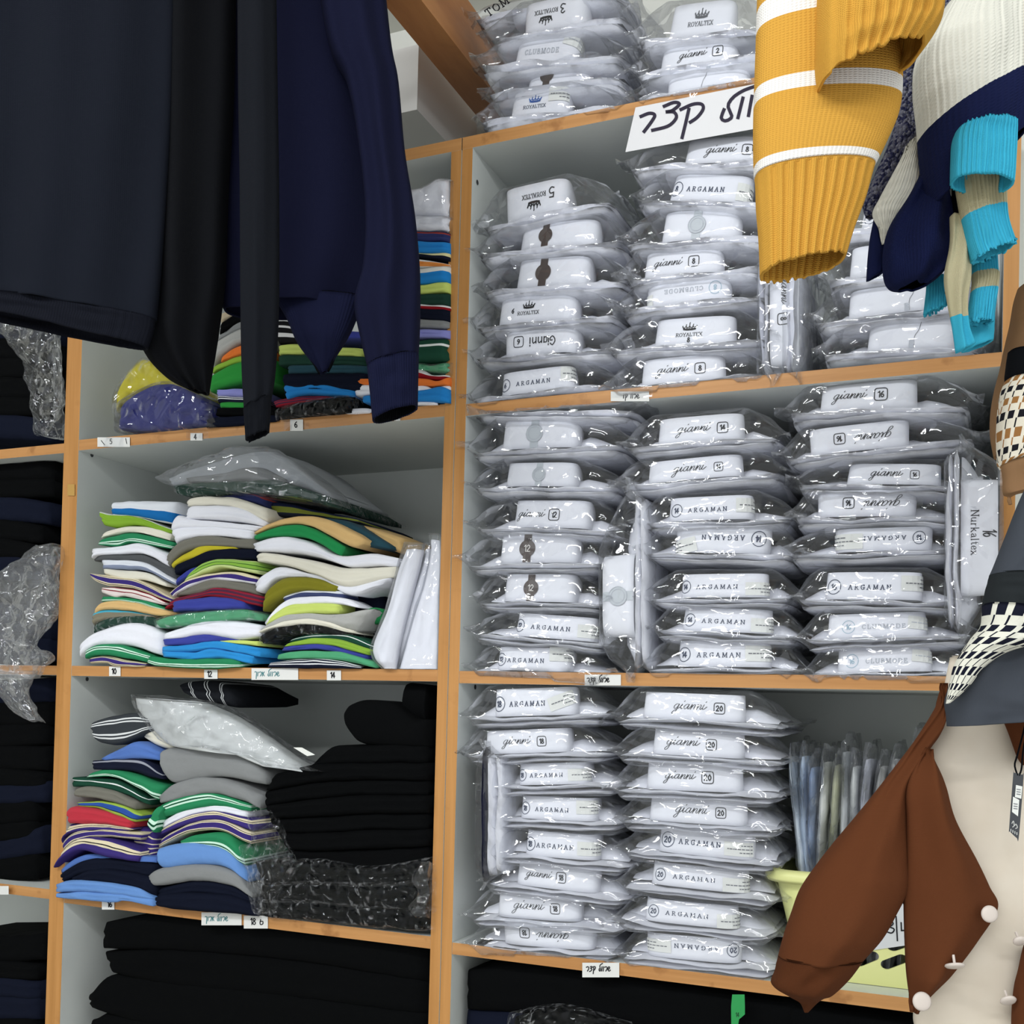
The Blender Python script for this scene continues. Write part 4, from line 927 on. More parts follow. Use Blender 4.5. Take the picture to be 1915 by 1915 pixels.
pile('X2', 'right pile, centre shelf', z3, [
    ('tan', [(80, 370), (380, 245), (700, 240), (1000, 360), (1120, 440)], [(70, 395), (370, 308), (620, 328), (990, 515), (1110, 490)], dict(extra=[('dark teal', [(720, 238), (960, 275), (1240, 420), (1360, 505)], [(860, 330), (1100, 470), (1160, 520), (1360, 540)], .02), ('tan', [(1090, 310), (1300, 370), (1500, 440)], [(1230, 420), (1400, 560), (1500, 590)], .05)])),
    ('emerald', [(70, 410), (370, 315), (620, 335), (930, 515)], [(75, 448), (330, 420), (600, 445), (890, 605)]),
    ('white', [(65, 480), (350, 420), (620, 475), (880, 600), (1200, 580), (1450, 625)], [(80, 560), (480, 578), (800, 648), (980, 710), (1200, 700), (1430, 700)]),
    ('ivory', [(90, 600), (220, 575), (620, 645), (960, 715), (1420, 700)], [(110, 655), (400, 698), (700, 800), (980, 900), (1400, 800)]),
    ('white', [(80, 860), (300, 710), (600, 765), (1000, 875), (1390, 790)], [(90, 935), (180, 945), (330, 815), (640, 818), (1000, 975), (1240, 895)]),
    ('olive', [(190, 940), (380, 810), (660, 812), (860, 890)], [(150, 1125), (300, 1010), (520, 935), (830, 940)], dict(Y=-.01)),
    ('slate and white', [(340, 990), (560, 925), (900, 930)], [(360, 1035), (560, 992), (920, 1000)]),
    ('white', [(170, 1230), (330, 1060), (520, 985), (930, 1000), (1070, 1070)], [(180, 1255), (380, 1100), (560, 1060), (870, 1060), (1060, 1095)], dict(label='white and lime folded shirt, eighth from top, right pile, centre shelf')),
    ('pale lime', [(220, 1200), (380, 1080), (560, 1048), (890, 1052)], [(180, 1255), (350, 1198), (560, 1150), (870, 1150)]),
    ('light grey', [(160, 1270), (420, 1148), (880, 1150), (1200, 1095)], [(110, 1325), (400, 1230), (660, 1215), (1030, 1315)]),
    ('ivory', [(110, 1310), (400, 1210), (680, 1200), (1020, 1310)], [(100, 1335), (300, 1280), (640, 1250), (1030, 1340)], dict(Y=-.008)),
    ('black', [(130, 1350), (400, 1250), (700, 1250), (1000, 1320)], [(150, 1425), (380, 1345), (700, 1345), (1000, 1360)], dict(bag=20)),
    ('dark green white-striped', [(420, 1390), (640, 1340), (1000, 1345), (1210, 1440)], [(400, 1415), (640, 1395), (900, 1405), (1200, 1495)]),
    ('lime green', [(380, 1430), (660, 1378), (900, 1395), (1180, 1490)], [(350, 1455), (700, 1435), (1000, 1495), (1140, 1535)], dict(Y=-.008)),
    ('royal blue', [(350, 1460), (700, 1428), (940, 1478), (1140, 1540)], [(330, 1495), (700, 1488), (900, 1515), (1120, 1570)], dict(label='dark blue folded shirt, fifteenth from top, right pile, centre shelf')),
    ('mint', [(300, 1530), (500, 1500), (900, 1510), (1190, 1600)], [(290, 1575), (600, 1568), (900, 1588), (1220, 1660)], dict(Y=-.009)),
    ('navy white-striped', [(220, 1610), (500, 1578), (800, 1578), (1080, 1640)], [(200, 1652), (600, 1662), (1080, 1666)])], -.005)
t = band('folded_shirt', 'X2', [(880, 880), (1100, 900), (1300, 900)], [(960, 1345), (1120, 1350), (1300, 1345)], fmat('navy'), .05, .2, z3); tag(t, 'dark navy shirt bunched behind the right pile on the centre shelf', 'shirt')
t = band('folded_shirt', 'X2', [(1150, 1100), (1220, 1085), (1310, 1110)], [(1160, 1230), (1230, 1250), (1310, 1235)], fmat('emerald'), .035, .1, z3); tag(t, 'emerald shirt end beside the white standing bags, centre shelf', 'shirt')
t = band('folded_shirt', 'X2', [(200, 100), (420, 110), (640, 170), (1050, 250)], [(220, 230), (420, 240), (640, 240), (1060, 290)], striped('olive_navy', [(0, (36, 40, 52)), (.3, (120, 128, 52)), (.7, (30, 36, 62))]), .03, .2, z3); tag(t, 'olive and navy shirt behind the tan shirt, centre shelf', 'shirt')
pile('X3', 'left pile, lower shelf', z4, [
    ('charcoal white-striped', [(350, 280), (500, 225), (760, 190), (880, 240)], [(390, 405), (480, 455), (640, 445), (870, 340)]),
    ('ivory', [(770, 370), (900, 310), (1060, 420)], [(800, 395), (980, 488), (1080, 490)], dict(Y=.01)),
    ('blue', [(440, 570), (600, 490), (760, 430), (940, 520)], [(440, 595), (640, 582), (800, 578), (940, 590)]),
    ('navy grey-striped', [(360, 590), (620, 568), (800, 575), (950, 700)], [(370, 665), (700, 678), (860, 728), (960, 748)]),
    ('green striped', [(360, 690), (480, 665), (700, 690), (980, 800)], [(310, 730), (560, 728), (800, 838), (910, 925)]),
    ('dark green white-striped', [(200, 725), (400, 735), (600, 755), (820, 890)], [(200, 805), (450, 820), (700, 890), (850, 965)], dict(Y=.002)),
    ('taupe', [(220, 830), (320, 805), (540, 835), (740, 935)], [(210, 885), (400, 900), (600, 950), (720, 1000)]),
    ('blue and lime', [(235, 940), (460, 930), (640, 965), (780, 1040)], [(250, 970), (420, 990), (600, 1050), (720, 1100)]),
    ('red', [(155, 1020), (230, 970), (460, 1005), (690, 1085)], [(170, 1115), (300, 1118), (480, 1118), (680, 1155)], dict(Y=-.01)),
    ('purple cream-topped', [(180, 1120), (400, 1100), (600, 1120), (720, 1160)], [(100, 1285), (180, 1200), (420, 1172), (640, 1180)]),
    ('purple and cream', [(110, 1290), (220, 1190), (440, 1160), (780, 1195)], [(130, 1345), (250, 1260), (480, 1225), (760, 1250)], dict(Y=-.007)),
    ('purple cream-topped', [(150, 1330), (290, 1230), (540, 1250), (770, 1340)], [(30, 1485), (260, 1340), (480, 1390), (740, 1435)], dict(Y=-.014)),
    ('blue', [(90, 1510), (260, 1390), (440, 1370), (900, 1390)], [(100, 1545), (300, 1440), (500, 1415), (900, 1445)]),
    ('navy', [(100, 1540), (300, 1420), (560, 1400), (900, 1455)], [(110, 1605), (300, 1540), (600, 1515), (900, 1570)]),
    ('navy', [(195, 1560), (400, 1490), (640, 1508), (900, 1565)], [(190, 1605), (450, 1600), (750, 1650), (900, 1722)], dict(Y=-.01)),
    ('light blue', [(60, 1620), (200, 1585), (550, 1608), (760, 1648), (870, 1720)], [(60, 1685), (300, 1680), (600, 1710), (870, 1748)], dict(Y=-.016)),
    ('light blue', [(60, 1700), (300, 1680), (640, 1700), (870, 1745)], [(60, 1732), (300, 1752), (550, 1772), (640, 1755), (870, 1806)], dict(Y=-.016))])
t = band('folded_shirt', 'X3', [(700, 1140), (800, 1150), (910, 1220)], [(740, 1435), (820, 1430), (910, 1380)], striped('purple_ticks', [(0, PU), (.15, CR), (.2, PU), (.35, CR), (.4, PU), (.55, CR), (.6, PU), (.8, CR), (.85, PU)]), .02, .15, z4); tag(t, 'dark purple cream-striped shirt side showing right of left pile, lower shelf', 'shirt')
pile('X3', 'middle pile, lower shelf', z4, [
    ('grey', [(930, 520), (1060, 475), (1400, 480), (1640, 560), (1826, 680)], [(940, 620), (1040, 775), (1300, 740), (1500, 730), (1810, 795)], dict(lip=.1)),
    ('grey', [(920, 890), (1060, 780), (1300, 728), (1560, 765), (1780, 880)], [(930, 945), (1150, 900), (1380, 862), (1650, 930), (1760, 995)], dict(lip=.1)),
    ('green topstriped', [(930, 960), (1130, 880), (1380, 848), (1690, 950)], [(940, 1065), (1180, 1010), (1400, 970), (1680, 1015)], dict(extra=[('green striped', [(925, 970), (945, 965), (975, 985)], [(830, 1125), (880, 1190), (920, 1160)], -.012)])),
    ('white', [(960, 1090), (1180, 980), (1380, 950), (1640, 985)], [(950, 1155), (1200, 1050), (1420, 1022), (1660, 1065)]),
    ('purple cream-topped', [(950, 1155), (1180, 1040), (1420, 1010), (1690, 1080)], [(930, 1205), (1200, 1110), (1440, 1082), (1700, 1175)], dict(Y=-.008)),
    ('purple and cream', [(940, 1240), (1200, 1110), (1440, 1080), (1700, 1190)], [(915, 1315), (1180, 1190), (1460, 1180), (1680, 1285)]),
    ('green striped', [(1090, 1260), (1240, 1208), (1480, 1195), (1630, 1330)], [(1110, 1288), (1330, 1300), (1480, 1340), (1640, 1465)]),
    ('light blue', [(910, 1330), (1020, 1290), (1250, 1272), (1500, 1335), (1650, 1500)], [(930, 1455), (1000, 1488), (1250, 1460), (1500, 1480), (1660, 1605)], dict(lip=.1, Y=-.01)),
    ('grey', [(820, 1560), (960, 1480), (1300, 1450), (1560, 1515), (1700, 1700)], [(870, 1625), (960, 1630), (1240, 1592), (1540, 1632), (1690, 1735)], dict(lip=.1, Y=-.012)),
    ('navy', [(930, 1650), (1250, 1585), (1520, 1615), (1720, 1740)], [(900, 1745), (1200, 1700), (1500, 1722), (1720, 1785)]),
    ('navy', [(880, 1730), (1080, 1688), (1500, 1705), (1740, 1800)], [(900, 1802), (1100, 1832), (1500, 1862), (1740, 1890)], dict(Y=-.014))], -.006)
pile('L2', 'left pile, upper shelf', z2, [
    ('beige', [(130, 110), (280, 70), (430, 60)], [(130, 185), (280, 108), (430, 95)]),
    ('black', [(130, 180), (280, 100), (430, 90)], [(120, 268), (280, 178), (430, 158)]),
    ('grey', [(115, 265), (280, 170), (430, 150)], [(100, 318), (280, 236), (430, 216)]),
    ('light grey', [(100, 320), (280, 225), (430, 210)], [(70, 500), (150, 420), (280, 340), (430, 320)]),
    ('orange', [(130, 440), (270, 350), (430, 335)], [(130, 468), (270, 415), (430, 405)], dict(Y=-.008)),
    ('lime green', [(65, 510), (270, 425), (430, 415)], [(60, 545), (270, 478), (430, 465)]),
    ('bright green', [(55, 580), (270, 470), (520, 440)], [(50, 690), (280, 628), (520, 606)]),
    ('lilac', [(100, 670), (280, 668), (430, 668)], [(100, 718), (280, 724), (430, 724)], dict(Y=-.008)),
    ('navy white-striped', [(100, 715), (280, 722), (430, 725)], [(110, 768), (280, 772), (430, 772)]),
    ('bright green', [(120, 770), (280, 765), (430, 765)], [(125, 808), (280, 812), (430, 812)]),
    ('black', [(100, 808), (320, 805), (560, 800)], [(90, 865), (320, 870), (560, 872)]),
    ('navy', [(20, 890), (130, 878), (300, 868), (560, 858)], [(20, 962), (130, 950), (300, 936), (560, 905)])])
pile('L2', 'middle pile, upper shelf', z2, [
    ('black and white patterned', [(555, 130), (640, 135), (720, 170)], [(555, 330), (640, 330), (720, 330)]),
    ('royal blue', [(900, 240), (1060, 238), (1210, 240)], [(900, 295), (1060, 292), (1210, 292)]),
    ('pale lime', [(560, 345), (700, 335), (1000, 358), (1190, 362)], [(560, 412), (700, 412), (1000, 418), (1180, 435)]),
    ('dark green', [(560, 415), (800, 418), (1210, 425)], [(560, 492), (800, 492), (1210, 492)]),
    ('dark teal', [(630, 490), (900, 486), (1225, 490)], [(630, 552), (900, 556), (1225, 556)]),
    ('navy', [(590, 555), (900, 552), (1225, 555)], [(600, 705), (900, 690), (1225, 690)]),
    ('bright blue', [(600, 640), (720, 640), (900, 630), (1140, 680)], [(620, 745), (760, 708), (900, 715), (1110, 728)], dict(Y=-.01)),
    ('maroon striped', [(520, 760), (760, 722), (960, 728)], [(540, 802), (760, 775), (960, 775)]),
    ('black', [(560, 830), (800, 760), (1120, 722)], [(560, 892), (800, 866), (1100, 846)], dict(bag=24, Y=-.01)),
    ('white', [(1060, 812), (1150, 812), (1250, 815)], [(1060, 852), (1150, 852), (1250, 845)])], -.005)
L, Lb = -150, -385
pile('L2r', 'right pile, upper shelf', z2, [
    ('white', [(L, 330), (60, 300), (160, 265), (230, 215), (320, 215)], [(L, 505), (100, 502), (320, 500)], dict(bag=12, lip=.0)),
    ('white', [(L, 500), (100, 498), (320, 498)], [(L, 615), (100, 612), (320, 612)], dict(bag=6)),
    ('navy and red', [(L, 622), (100, 612), (320, 618)], [(L, 690), (100, 688), (320, 690)]),
    ('bright blue', [(L, 690), (100, 685), (320, 690)], [(L, 772), (100, 772), (320, 772)]),
    ('navy and cream', [(L, 770), (100, 768), (320, 770)], [(L, 782), (100, 800), (320, 825)]),
    ('white and orange', [(L, 820), (100, 820), (320, 852)], [(L, 885), (100, 885), (320, 868)]),
    ('white and bright blue', [(L, 890), (100, 890), (320, 865)], [(L, 1012), (100, 1010), (320, 995)]),
    ('pale lime', [(L, 1015), (100, 1010), (250, 990), (320, 992)], [(L, 1082), (100, 1080), (320, 1068)], dict(label='yellow-green folded shirt, eighth from top, right pile, upper shelf')),
    ('dark green', [(L, 1085), (100, 1080), (320, 1072)], [(L, 1160), (100, 1160), (320, 1160)]),
    ('red and white', [(L, 1160), (100, 1155), (320, 1165)], [(L, 1195), (100, 1194), (320, 1195)]),
    ('navy', [(L, 1190), (100, 1188), (320, 1194)], [(L, 1268), (100, 1268), (320, 1282)]),
    ('grey', [(L, 1265), (100, 1262), (320, 1280)], [(L, 1332), (100, 1332), (320, 1340)]),
    ('lilac', [(L, 1340), (100, 1340), (320, 1345)], [(L, 1400), (100, 1402), (320, 1408)]),
    ('dark green white-striped', [(L, 1430), (100, 1425), (200, 1415), (320, 1412)], [(L, 1588), (100, 1588), (320, 1580)]),
    ('mint', [(L, 1590), (100, 1598), (200, 1610), (320, 1590)], [(L, 1640), (100, 1650), (320, 1665)], dict(bag=12)),
    ('red and white', [(L, 1640), (100, 1635), (200, 1680), (320, 1680)], [(Lb + 200, 1710), (100, 1712), (320, 1725)]),
    ('orange', [(Lb, 1710), (-300, 1708), (100, 1705), (230, 1725), (320, 1690)], [(Lb, 1755), (-300, 1755), (100, 1762), (200, 1765), (320, 1755)], dict(Y=-.01)),
    ('white', [(Lb, 1755), (-300, 1758), (100, 1755), (200, 1780), (320, 1745)], [(Lb, 1830), (-250, 1830), (100, 1815), (320, 1800)]),
    ('bright blue', [(-330, 1835), (-200, 1830), (100, 1800), (250, 1770), (320, 1790)], [(-330, 1880), (-200, 1882), (100, 1880), (320, 1885)], dict(Y=-.009)),
    ('white', [(L, 1886), (100, 1880), (230, 1878)], [(L, 1905), (100, 1905), (230, 1898)])], -.006)
pile('N', 'the bag left of the piles, upper shelf', z2, [
    ('yellow', [(470, 1570), (520, 1470), (580, 1430), (680, 1500), (760, 1550)], [(460, 1640), (540, 1580), (620, 1560), (760, 1590)], dict(bag=20, label='yellow garment crumpled in a clear bag at left, upper shelf')),
    ('deep blue', [(480, 1610), (600, 1530), (700, 1530), (820, 1600)], [(470, 1705), (620, 1712), (830, 1690)], dict(bag=24, Y=-.006, label='royal blue garment in a clear bag at left, upper shelf'))], .02)
# dark clothes of the left unit
for c_row, (y0, y1, xr, zs, wh) in enumerate([(600, 822, 96, 2.047, 'second shelf'), (865, 1238, 100, 1.609, 'third shelf'), (1275, 1655, 92, 1.172, 'fourth shelf'), (1755, 1930, 86, .73, 'fifth shelf')]):
    y = y0; k = 0; R2 = random.Random(c_row + 3); rows = []
    while y < y1 - 10:
        hgt = min(R2.uniform(30, 46), y1 - y); sl = R2.uniform(-8, 14) * (1 if c_row < 2 else -1) - (16 if c_row == 2 and y > 1480 else 0); xe = xr - R2.uniform(0, 24) * (y > y0 + 40)
        rows.append((R2.choice(['black', 'black', 'navy'] if c_row != 3 else ['navy', 'black']), [(-120, y + sl * .3), (0, y - 4), (xe, y + sl)], [(-120, y + hgt + 5), (0, y + hgt + 3), (xe, y + hgt + sl * .5 + 3)]))
        y += hgt; k += 1
    pile('P', wh + ' of the left-edge unit', zs, rows, .05, 'folded_trousers', 'folded trousers', 'trousers', 0, .26)
# black clothes on the lower shelves
pile('L4', 'black stack, lower shelf', z4, [
    ('black', [(1655, 60), (1670, 20), (1740, 25), (1766, 30)], [(1655, 190), (1680, 200), (1740, 205), (1766, 210)], dict(noun='bundled garment', lip=0, Y=.03)),
    ('black', [(1380, 190), (1400, 120), (1480, 95), (1600, 112), (1690, 180), (1766, 190)], [(1385, 195), (1440, 290), (1520, 310), (1640, 315), (1766, 320)], dict(noun='bundled garment', lip=0)),
    ('black', [(1260, 370), (1340, 310), (1460, 310), (1620, 300), (1766, 300)], [(1200, 420), (1350, 400), (1620, 395), (1766, 395)], dict(noun='folded sweater')),
    ('black', [(1060, 440), (1260, 395), (1500, 390), (1766, 390)], [(1010, 520), (1260, 480), (1500, 470), (1766, 470)], dict(noun='folded sweater', Y=-.01)),
    ('black', [(1010, 520), (1260, 475), (1500, 465), (1766, 465)], [(1010, 590), (1260, 560), (1500, 545), (1766, 545)], dict(noun='folded sweater')),
    ('black', [(1010, 590), (1260, 555), (1500, 540), (1766, 540)], [(1030, 650), (1260, 640), (1500, 625), (1766, 625)], dict(noun='folded sweater', Y=-.012)),
    ('black', [(1030, 650), (1260, 635), (1500, 620), (1766, 620)], [(1070, 720), (1260, 720), (1500, 705), (1766, 705)], dict(noun='folded sweater')),
    ('black', [(1070, 715), (1260, 715), (1500, 700), (1766, 700)], [(1110, 790), (1260, 800), (1500, 790), (1766, 780)], dict(noun='folded sweater', Y=-.01)),
    ('black', [(1110, 785), (1260, 795), (1500, 785), (1766, 775)], [(1150, 850), (1260, 870), (1500, 900), (1766, 870)], dict(noun='folded sweater'))], -.004, 'folded_sweater', 'folded sweater', 'sweater')
pile('L4', 'crinkled black bags, lower shelf', z4, [
    ('black', [(960, 850), (1100, 850), (1300, 850), (1500, 880), (1766, 840)], [(1000, 960), (1200, 950), (1500, 960), (1766, 950)], dict(bag=26)),
    ('black', [(990, 960), (1200, 950), (1500, 955), (1766, 940)], [(1000, 1030), (1200, 1035), (1500, 1060), (1766, 1080)], dict(bag=22, Y=-.01)),
    ('black', [(990, 1030), (1200, 1030), (1500, 1055), (1766, 1075)], [(990, 1105), (1250, 1120), (1500, 1145), (1766, 1170)], dict(bag=22, Y=-.006))], -.006, 'packaged_trousers', 'folded trousers', 'trousers')
pile('P', 'bottom shelf, middle unit', .73, [
    ('black', [(195, 1725), (330, 1705), (560, 1730), (800, 1770)], [(190, 1775), (330, 1780), (560, 1800), (800, 1840)]),
    ('black', [(195, 1780), (330, 1775), (560, 1795), (800, 1830)], [(210, 1820), (330, 1845), (560, 1870), (800, 1900)]),
    ('black', [(165, 1860), (240, 1820), (560, 1860), (800, 1895)], [(170, 1885), (330, 1930), (560, 1950), (800, 1975)]),
    ('black', [(165, 1910), (250, 1890), (560, 1940), (800, 1965)], [(165, 1990), (330, 2010), (560, 2020), (800, 2030)])], .03, 'folded_trousers', 'folded trousers', 'trousers', 0, .2)
pile('P', 'bottom shelf, right unit', .73, [
    ('black', [(872, 1815), (1000, 1805), (1300, 1850), (1500, 1880)], [(872, 1890), (1000, 1900), (1300, 1935), (1500, 1960)]),
    ('black', [(1460, 1872), (1600, 1895), (1760, 1920)], [(1460, 1960), (1600, 1975), (1760, 1990)]),
    ('black', [(960, 1905), (1020, 1890), (1080, 1895), (1160, 1925)], [(960, 1985), (1040, 1990), (1160, 1995)], dict(bag=14, Y=.01)),
    ('navy', [(870, 1890), (1000, 1895), (1300, 1930), (1500, 1955)], [(870, 1990), (1000, 2000), (1300, 2020), (1500, 2040)])], .03, 'folded_trousers', 'folded trousers', 'trousers', 0, .2)
# green size tag hanging from the black clothes bottom right
g0 = at(1380, 1880, -.004)
gt = thing('size_tag', 'bright green plastic size tag marked 14 hanging below the right unit', 'tag', g0)
f = lambda x, y, off: at(*K('Z', x, y), Y=-.004 - off) - g0
mb = MB(); outl = [(1530, 235), (1598, 235), (1600, 300), (1600, 345), (1568, 372), (1560, 420), (1525, 420), (1524, 300)]
n = len(outl); mb.add([f(*p, .0) for p in outl] + [f(*p, .0016) for p in outl], [tuple(reversed(range(n))), tuple(range(n, 2 * n))] + [(i, (i + 1) % n, n + (i + 1) % n, n + i) for i in range(n)])
mb.ob('tag_body', [plain('green_plastic', (30, 150, 74), .35, .5)], gt)
mb = MB(); ribbons(mb, dg('14', 1548, 335, 24), 3.2, f, .0022, 0, None, 3); mb.ob('printed_lettering', [plain('dark_green_ink', (14, 76, 40))], gt)

# ------------------------------------------------------------------ hanging garments and loose bags: tubes lofted between a left and a right edge
def loft(name, c, rows, D, tf, mat, parent=None, org=None, tb=None, nr=60, nu=64, ribs=None, folds=None, seed=0.0, shell=.0026, crum=None, open_end=True, inner=None, yplane=False, edge=0.0, lump=.15):
    """rows = [((lx, ly), (rx, ry)), ...] in crop pixels from top to hem; D = distance from the lens along the view (or shelf depth if yplane)"""
    org = org or Vector((0, 0, 0)); tb = tf if tb is None else tb
    rr = catmull([a + b for a, b in rows], nr); V = []; F = []; UV = []
    nrm = Vector((0, -1, 0)) if yplane else Vector((-fw.x, -fw.y, 0)).normalized()
    P = (lambda q: at(*q, Y=D)) if yplane else (lambda q: atd(*q, D))
    for i, r in enumerate(rr):
        v = i / (nr - 1); Lp, Rp = P(K(c, r[0], r[1])), P(K(c, r[2], r[3]))
        ce, hv = (Lp + Rp) / 2, (Rp - Lp) / 2; hw = hv.length; f_, b_ = min(tf, hw * .85), min(tb, hw * .85)
        dv = Vector((0, 0, -1))
        for j in range(nu):
            a = 2 * math.pi * j / nu - math.pi; cs, sn = math.cos(a), math.sin(a)   # a: -pi = left, front first
            x = -math.cos(a + math.pi)  # -1 .. 1 .. -1
            front = j < nu / 2 + .5
            x = -math.cos(2 * math.pi * j / nu); y = math.sin(2 * math.pi * j / nu)
            q = ce + hv * x
            th = (f_ * abs(y) ** .75) if y >= 0 else -(b_ * abs(y) ** .75)
            if folds:
                for (am, fq, ph, va) in folds: th += am * math.sin(x * fq + ph + va * v) * (abs(y) ** .5) * (1 if y >= 0 else .3)
            th += (lump * f_) * nz(x * 2.2, v * 4, seed) * abs(y)
            if ribs and ribs[0] <= v <= ribs[1]:
                th += ribs[3] * math.sin(ribs[2] * math.pi * (x if True else 0) + .2 * math.sin(v * 9)) * abs(y) ** .3 * (1 if y >= 0 else -1)
            q = q + nrm * th
            if edge and v > .9: q = q + dv * edge * nz(x * 9 + (0 if y >= 0 else 7), seed, 2) * (v - .9) * 10
            if crum:
                k1 = crum * (ridge(q.x * 22, q.z * 16, seed) * .7 + ridge(q.x * 55, q.z * 42, seed + 4) * .4)
                q = q + nrm * k1 + hv.normalized() * crum * .8 * nz(q.z * 30, seed, x * 2) + dv * crum * nz(q.x * 30, seed + 3, y)
            V.append(q - org); UV.append((j / nu * 2 if y >= 0 else 2 - j / nu * 2, v))
    for i in range(nr - 1):
        for j in range(nu):
            a, b = i * nu + j, i * nu + (j + 1) % nu; F.append((a, a + nu, b + nu, b))
    if not open_end: F.append(tuple((nr - 1) * nu + j for j in range(nu)))
    F.append(tuple(reversed(range(nu))))
    mats = [mat] + ([inner] if inner else [])
    o = mesh(name, V, F, mats, parent, None, True, UV)
    if shell:
        md = o.modifiers.new('thickness', 'SOLIDIFY'); md.thickness = shell; md.offset = -1
        if inner: md.material_offset = 1
    return o
def rows_(*q): return [((a[0], a[1]), (a[2], a[3])) for a in q]
def hang(name, label, cat, c, p, D): return thing(name, label, cat, atd(*K(c, *p), D))

# dark sweaters, upper left
DKA, DKB = knit('charcoal_navy', (21, 24, 32), (150, 420)), knit('near_black', (14, 15, 18), (150, 420))  # near-black as inner also puts the shade of open hems and cuffs into colour
NVY, CHA = knit('navy', (20, 22, 43), (150, 420)), knit('charcoal_sleeve', (21, 23, 28), (90, 420))
RIBN = knit('navy_rib', (23, 26, 50), (60, 200))
t = hang('hanging_sweater', 'large charcoal-navy sweater hanging at the top left corner of the photo', 'sweater', 'P', (160, 300), 1.42)
loft('front_panel', 'P', rows_((-90, -300, 330, -300), (-90, 150, 322, 150), (-90, 350, 312, 350), (-90, 500, 300, 520), (-90, 545, 292, 600)), 1.42, .03, DKA, t, t.location, folds=[(.006, 5, 0, 1), (.004, 11, 1, 2)], seed=1)
loft('hem_band', 'P', rows_((-90, 544, 290, 598), (-90, 560, 286, 620), (-90, 574, 276, 652)), 1.418, .028, knit('charcoal_hem', (20, 22, 30), (120, 60)), t, t.location, nr=14, nu=200, ribs=(0, 1, 70, .0008), seed=2)
loft('back_panel', 'P', rows_((240, -300, 444, -300), (240, 150, 436, 150), (240, 350, 425, 350), (245, 480, 420, 500), (255, 590, 413, 570), (272, 660, 402, 650), (310, 705, 395, 700), (352, 728, 391, 737)), 1.47, .045, DKB, t, t.location, folds=[(.008, 7, 0, 1)], seed=3)  # side turned away from view; its shade is put into the darker knit
t = hang('hanging_sweater', 'navy sweater hanging right of the charcoal sleeve, ribbed cuff, top left', 'sweater', 'P', (600, 300), 1.50)
loft('body', 'P', rows_((408, -300, 690, -300), (410, 150, 700, 150), (412, 350, 705, 350), (412, 480, 700, 480), (412, 560, 685, 545), (420, 582, 676, 580)), 1.52, .04, NVY, t, t.location, folds=[(.012, 4, .5, 1), (.004, 9, 2, 2)], seed=4)
loft('hem_band', 'P', rows_((515, 560, 680, 560), (538, 600, 662, 606), (555, 640, 648, 632), (578, 672, 630, 662), (600, 700, 612, 694)), 1.51, .03, RIBN, t, t.location, nr=26, nu=160, ribs=(0, 1, 26, .0009), seed=5, inner=DKB)
loft('sleeve', 'P', rows_((560, -300, 694, -300), (610, 60, 728, 50), (650, 160, 745, 150), (672, 280, 757, 280), (684, 400, 776, 400), (680, 500, 785, 500), (664, 570, 786, 580), (676, 640, 784, 640), (688, 690, 782, 666)), 1.47, .045, NVY, t, t.location, folds=[(.006, 6, 0, 2)], seed=6)
loft('cuff', 'P', rows_((687, 688, 783, 664), (692, 735, 782, 712), (697, 788, 781, 761)), 1.468, .04, RIBN, t, t.location, nr=16, nu=180, ribs=(0, 1, 22, .0012), seed=7, inner=DKB)
t = hang('hanging_sweater', 'slim charcoal sleeve hanging straight down between the two dark sweaters', 'sweater', 'P', (484, 400), 1.40)
loft('sleeve', 'P', rows_((444, -300, 512, -300), (447, 150, 518, 150), (450, 350, 521, 350), (451, 560, 521, 560), (453, 690, 515, 690), (457, 770, 507, 745)), 1.40, .026, CHA, t, t.location, folds=[(.003, 5, 0, 2)], seed=8)
loft('cuff', 'P', rows_((456, 768, 507, 742), (458, 792, 505, 780), (460, 824, 503, 806)), 1.399, .02, knit('charcoal_cuff', (20, 22, 27), (40, 60)), t, t.location, nr=14, nu=120, ribs=(0, 1, 18, .0007), seed=9, edge=.003)

# mustard striped sweater, upper right
MU, MW = (205, 153, 64), (232, 228, 222)
t = hang('hanging_sweater', 'mustard yellow knitted sweater with white stripes and ribbed cuffs, upper right', 'sweater', 'E', (400, 500), 1.02)
mst = striped('mustard', [(0, MU), (.16, MW), (.25, MU), (.515, MW), (.59, MU), (.94, MW)], 1, (46, 90))
mrib = knit('mustard_rib', MU, (90, 60))
loft('sleeve', 'E', rows_((98, -120, 720, -190), (92, 60, 735, -10), (86, 250, 752, 200), (80, 420, 768, 380), (76, 560, 752, 540), (76, 700, 690, 690), (80, 830, 640, 790)), 1.02, .032, mst, t, t.location, nr=90, nu=120, lump=.0, seed=10)
loft('cuff', 'E', rows_((82, 822, 640, 783), (86, 880, 622, 845), (90, 980, 592, 950), (102, 1130, 540, 1090), (108, 1295, 500, 1222)), 1.02, .0305, mrib, t, t.location, nr=50, nu=240, ribs=(.08, 1, 11, .002), seed=11, edge=.003, lump=.0)
loft('second_cuff', 'E', rows_((392, -120, 960, -140), (382, 60, 955, 0), (376, 220, 950, 90), (378, 310, 925, 160), (388, 400, 860, 250)), .975, .046, mrib, t, t.location, tb=.045, nr=50, nu=240, ribs=(0, 1, 10, .0022), seed=12, edge=.004)
